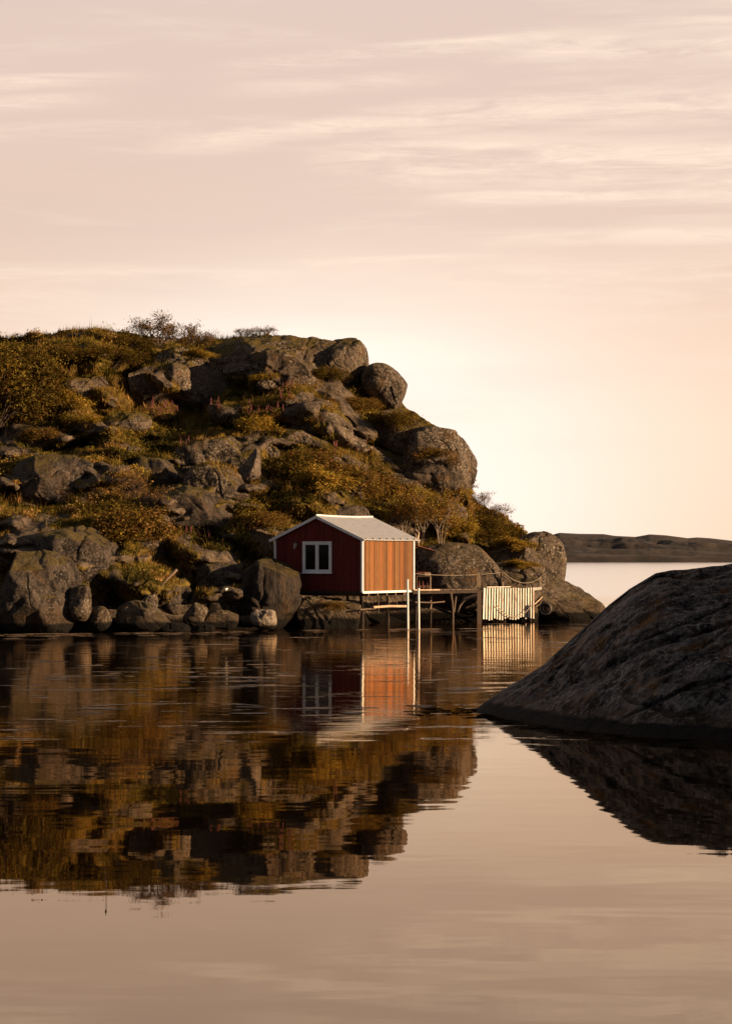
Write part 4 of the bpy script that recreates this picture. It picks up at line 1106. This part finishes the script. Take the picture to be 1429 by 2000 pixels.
# bench with crate like back between cabin and slab
bn = empty('bench', (U(828, 1150, 89).x, 89.45, DZ + .02), 'rough wooden bench table with bottles under it beside the cabin wall', 'bench')
MB().box((-.02, 0, .60), (.66, .35, .04)).build('top', M['wood'], bn)
MB().box((-.05, .1, .72), (.55, .04, .14)).build('back_board', M['rust_red'], bn)
for x_ in (-.32, .30):
    for y_ in (-.14, .14): MB().box((x_, y_, .29), (.045, .045, .57)).build('leg', M['wood_pale'] if x_ > 0 and y_ < 0 else M['wood'], bn)
MB().box((-.02, .1, .12), (.58, .03, .1)).build('shelf', M['wood'], bn)
bx2 = MB().box((0, 0, .05), (.27, .2, .10), bevel=.01).box((0, -.005, .115), (.29, .22, .03), bevel=.005)
o = bx2.build('fish_box', M['wood_pale']); o.location = (bn.location.x + .16, bn.location.y - .06, DZ + .642); tag(o, 'pale lidded box lying on the bench beside the cabin', 'box')
for k, x_ in enumerate((-.22, -.05, .14)):
    bt_ = MB().tube([(0, 0, 0), (0, 0, .24)], .045, 10).tube([(0, 0, .24), (0, 0, .30)], .045, 10, r1=.018).tube([(0, 0, .30), (0, 0, .38)], .018, 8)
    o = bt_.build('float', M['rust_red'], smooth=True); o.location = (bn.location.x + x_, bn.location.y - .10, DZ + .02)
    tag(o, ['reddish bottle float under the bench, nearest the cabin', 'reddish bottle float under the middle of the bench', 'reddish bottle float under the right end of the bench'][k], 'float', 'bottle floats under the bench')
# leaning rusty sheet and pale driftwood by the roof corner
q0 = U(828, 1074, 92.4)
single(MB().bar(tuple(U(809, 1066, 92.2)), tuple(U(842, 1075, 92.6)), .6, .03), 'metal_sheet', M['rust_red'], 'rusty red sheet lying at an angle behind the cabin corner', 'sheet', tuple(q0), smooth=False)
g = U(812, 1060, 92.3)
single(MB().tube([tuple(U(817, 1070, 92.3)), tuple(U(816, 1052, 92.3)), tuple(U(817, 1041, 92.3)), tuple(U(813, 1036, 92.3)), tuple(U(809, 1037, 92.3)), tuple(U(811, 1045, 92.3)), tuple(U(813, 1056, 92.3))], .045, 7),
       'driftwood', M['wood_pale'], 'pale bent driftwood loop standing behind the cabin roof corner', 'driftwood', tuple(g))

# mooring poles
for px, top, D, lab in ((796, 1133, 83.7, 'taller thin white pole standing in the water before the cabin'), (817.5, 1150, 83.4, 'shorter thin white pole standing in the water by the jetty')):
    tpt = U(px, top, D)
    po = empty('mooring_pole', (tpt.x, tpt.y, 0), lab, 'pole', group='thin white poles in the water')
    MB().tube([(.01, 0, -1.5), (0, 0, .4), (-.012, 0, tpt.z)], .045, 10).build('shaft', M['white'], po, smooth=True)
    MB().tube([(-.012, 0, tpt.z), (-.012, 0, tpt.z + .025)], .058, 10).build('cap', M['white'], po)

# tyre hanging at the rocks
tyc = U(1066, 1188, 93.2)
ty = empty('tyre', tuple(tyc), 'black rubber tyre hanging against the rock right of the white screen', 'tyre')
def torus(Rr, r, n=36, m_=12, sx=1.0):
    V, F = [], []
    for i in range(n):
        a = 6.28318 * i / n
        for j in range(m_):
            b = 6.28318 * j / m_; q = Rr + r * math.cos(b)
            V.append((math.cos(a) * q, sx * r * math.sin(b), math.sin(a) * q)); F.append((i * m_ + j, ((i + 1) % n) * m_ + j, ((i + 1) % n) * m_ + (j + 1) % m_, i * m_ + (j + 1) % m_))
    return V, F
V_, F_ = torus(.24, .075, sx=1.3); o = mesh_np('casing', V_, F_, M['rubber'], ty, smooth=True, colors=np.ones((len(V_), 3)))
V_, F_ = torus(.27, .03); V_ = [(x, y - .10, z) for x, y, z in V_]; o = mesh_np('sidewall', V_, F_, M['rubber_worn'], ty, smooth=True, colors=np.ones((len(V_), 3)))
ty.rotation_euler = (R(6), 0, R(-28))
single(MB().tube([tuple(tyc + Vector((0, 0, .28))), tuple(U(1060, 1160, 94.1))], .012, 5), 'rope', M['rope'], 'short rope the tyre hangs from', 'rope', tuple(tyc + Vector((0, 0, .28))))

# driftwood branch, white scraps and far stick
a_, b_ = U(315, 1145, 81.4), U(345, 1113, 82.2)
single(MB().tube([tuple(a_), tuple(a_.lerp(b_, .4) + Vector((0, 0, .03))), tuple(a_.lerp(b_, .75)), tuple(b_)], .03, 8, r1=.065), 'driftwood', M['wood'],
       'pale driftwood branch leaning on dark rocks left of the cabin', 'driftwood', tuple(a_))
sb = U(441, 1151, 82.8)
single(MB().tube([tuple(sb + Vector((0, 0, -.06))), tuple(sb + Vector((0, 0, .05)))], .04, 10, r1=.10), 'bowl', M['white'], 'small white bowl caught among the dark rocks', 'bowl', tuple(sb))
st = U(207, 1750, 18.1)
single(MB().tube([(st.x, st.y, -.4), (st.x + .003, st.y, .10), (st.x, st.y, .17)], .0035, 6).tube([(st.x, st.y, .12), (st.x, st.y, .15)], .008, 6), 'stick', M['wood_dark'],
       'tiny dark stick poking out of the calm water at the lower left', 'stick', (st.x, st.y, 0))

# ------------------------------------------------------------------ things afloat that nobody could count
def flat_bits(name, spots, mat, lab, cat, size, stretch, tints, seed):
    r_ = np.random.RandomState(seed); V, F, T = [], [], []
    for (x, y) in spots:
        n_ = 6; a0 = r_.uniform(0, 6.28); s0 = size * math.exp(r_.normal() * .6)
        base = len(V); z0 = .004 + r_.rand() * .006
        for k in range(n_):
            a = 6.2832 * k / n_; rr = s0 * r_.uniform(.5, 1.2)
            V.append((x + math.cos(a) * rr * stretch, y + math.sin(a) * rr, z0))
        V.append((x, y, z0 + size * .12))
        for k in range(n_): F.append((base + k, base + (k + 1) % n_, base + 6))
        T += [tints[r_.randint(len(tints))]] * 7
    tag(mesh_np(name, V, F, mat, colors=np.array(T)), lab, cat, kind='stuff')
r_ = np.random.RandomState(77); sp = []
def wp(px, py):
    D = CAMZ * FPX / (py - HOR); return ((px - 714.5) / FPX * D, D)
for k in range(300):           # weed fringe along the near rock
    f = r_.rand() ** 1.3; px = 935 + f * 420; py = np.interp(px, [925, 960, 1000, 1100, 1250, 1429], [1390, 1399, 1409, 1426, 1442, 1452]) + abs(r_.normal()) * 7 - 1
    sp.append(wp(px, py))
for k in range(260): sp.append(wp(r_.uniform(800, 990), 1390 + r_.normal() * 5))
flat_bits('seaweed', sp, simple('wet_weed', (.014, .010, .006), 1.0, .4, 8, 0.0), 'dark seaweed floating along the edge of the near rock', 'seaweed', .03, 2.2, [(1, 1, 1), (1.5, 1.1, .7), (.5, .5, .5)], 5)
sp = []
for k in range(520):
    px = r_.uniform(-20, 1000); py = np.interp(px, [0, 540, 700, 1000], [1239, 1231, 1229, 1226]) + abs(r_.normal()) * 3
    if fbm(np.array([[px * .012, 3.3, 0]]), 2, 8)[0] > -.12: sp.append(wp(px, py))
for k in range(420):
    c0 = (r_.uniform(0, 1000), 1245 + 150 * r_.rand() ** 1.4); 
    if fbm(np.array([[c0[0] * .01, c0[1] * .03, 0]]), 2, 18)[0] > .12: sp += [wp(c0[0] + r_.normal() * 9, c0[1] + r_.normal() * .8) for _ in range(3)]
flat_bits('floating_scum', sp, simple('pale_scum', (.30, .22, .15), .6, .3, 8), 'pale scum and bits drifting in streaks along the shore', 'debris', .05, 3.5, [(1, 1, 1), (.6, .5, .4), (1.2, 1.1, 1)], 6)
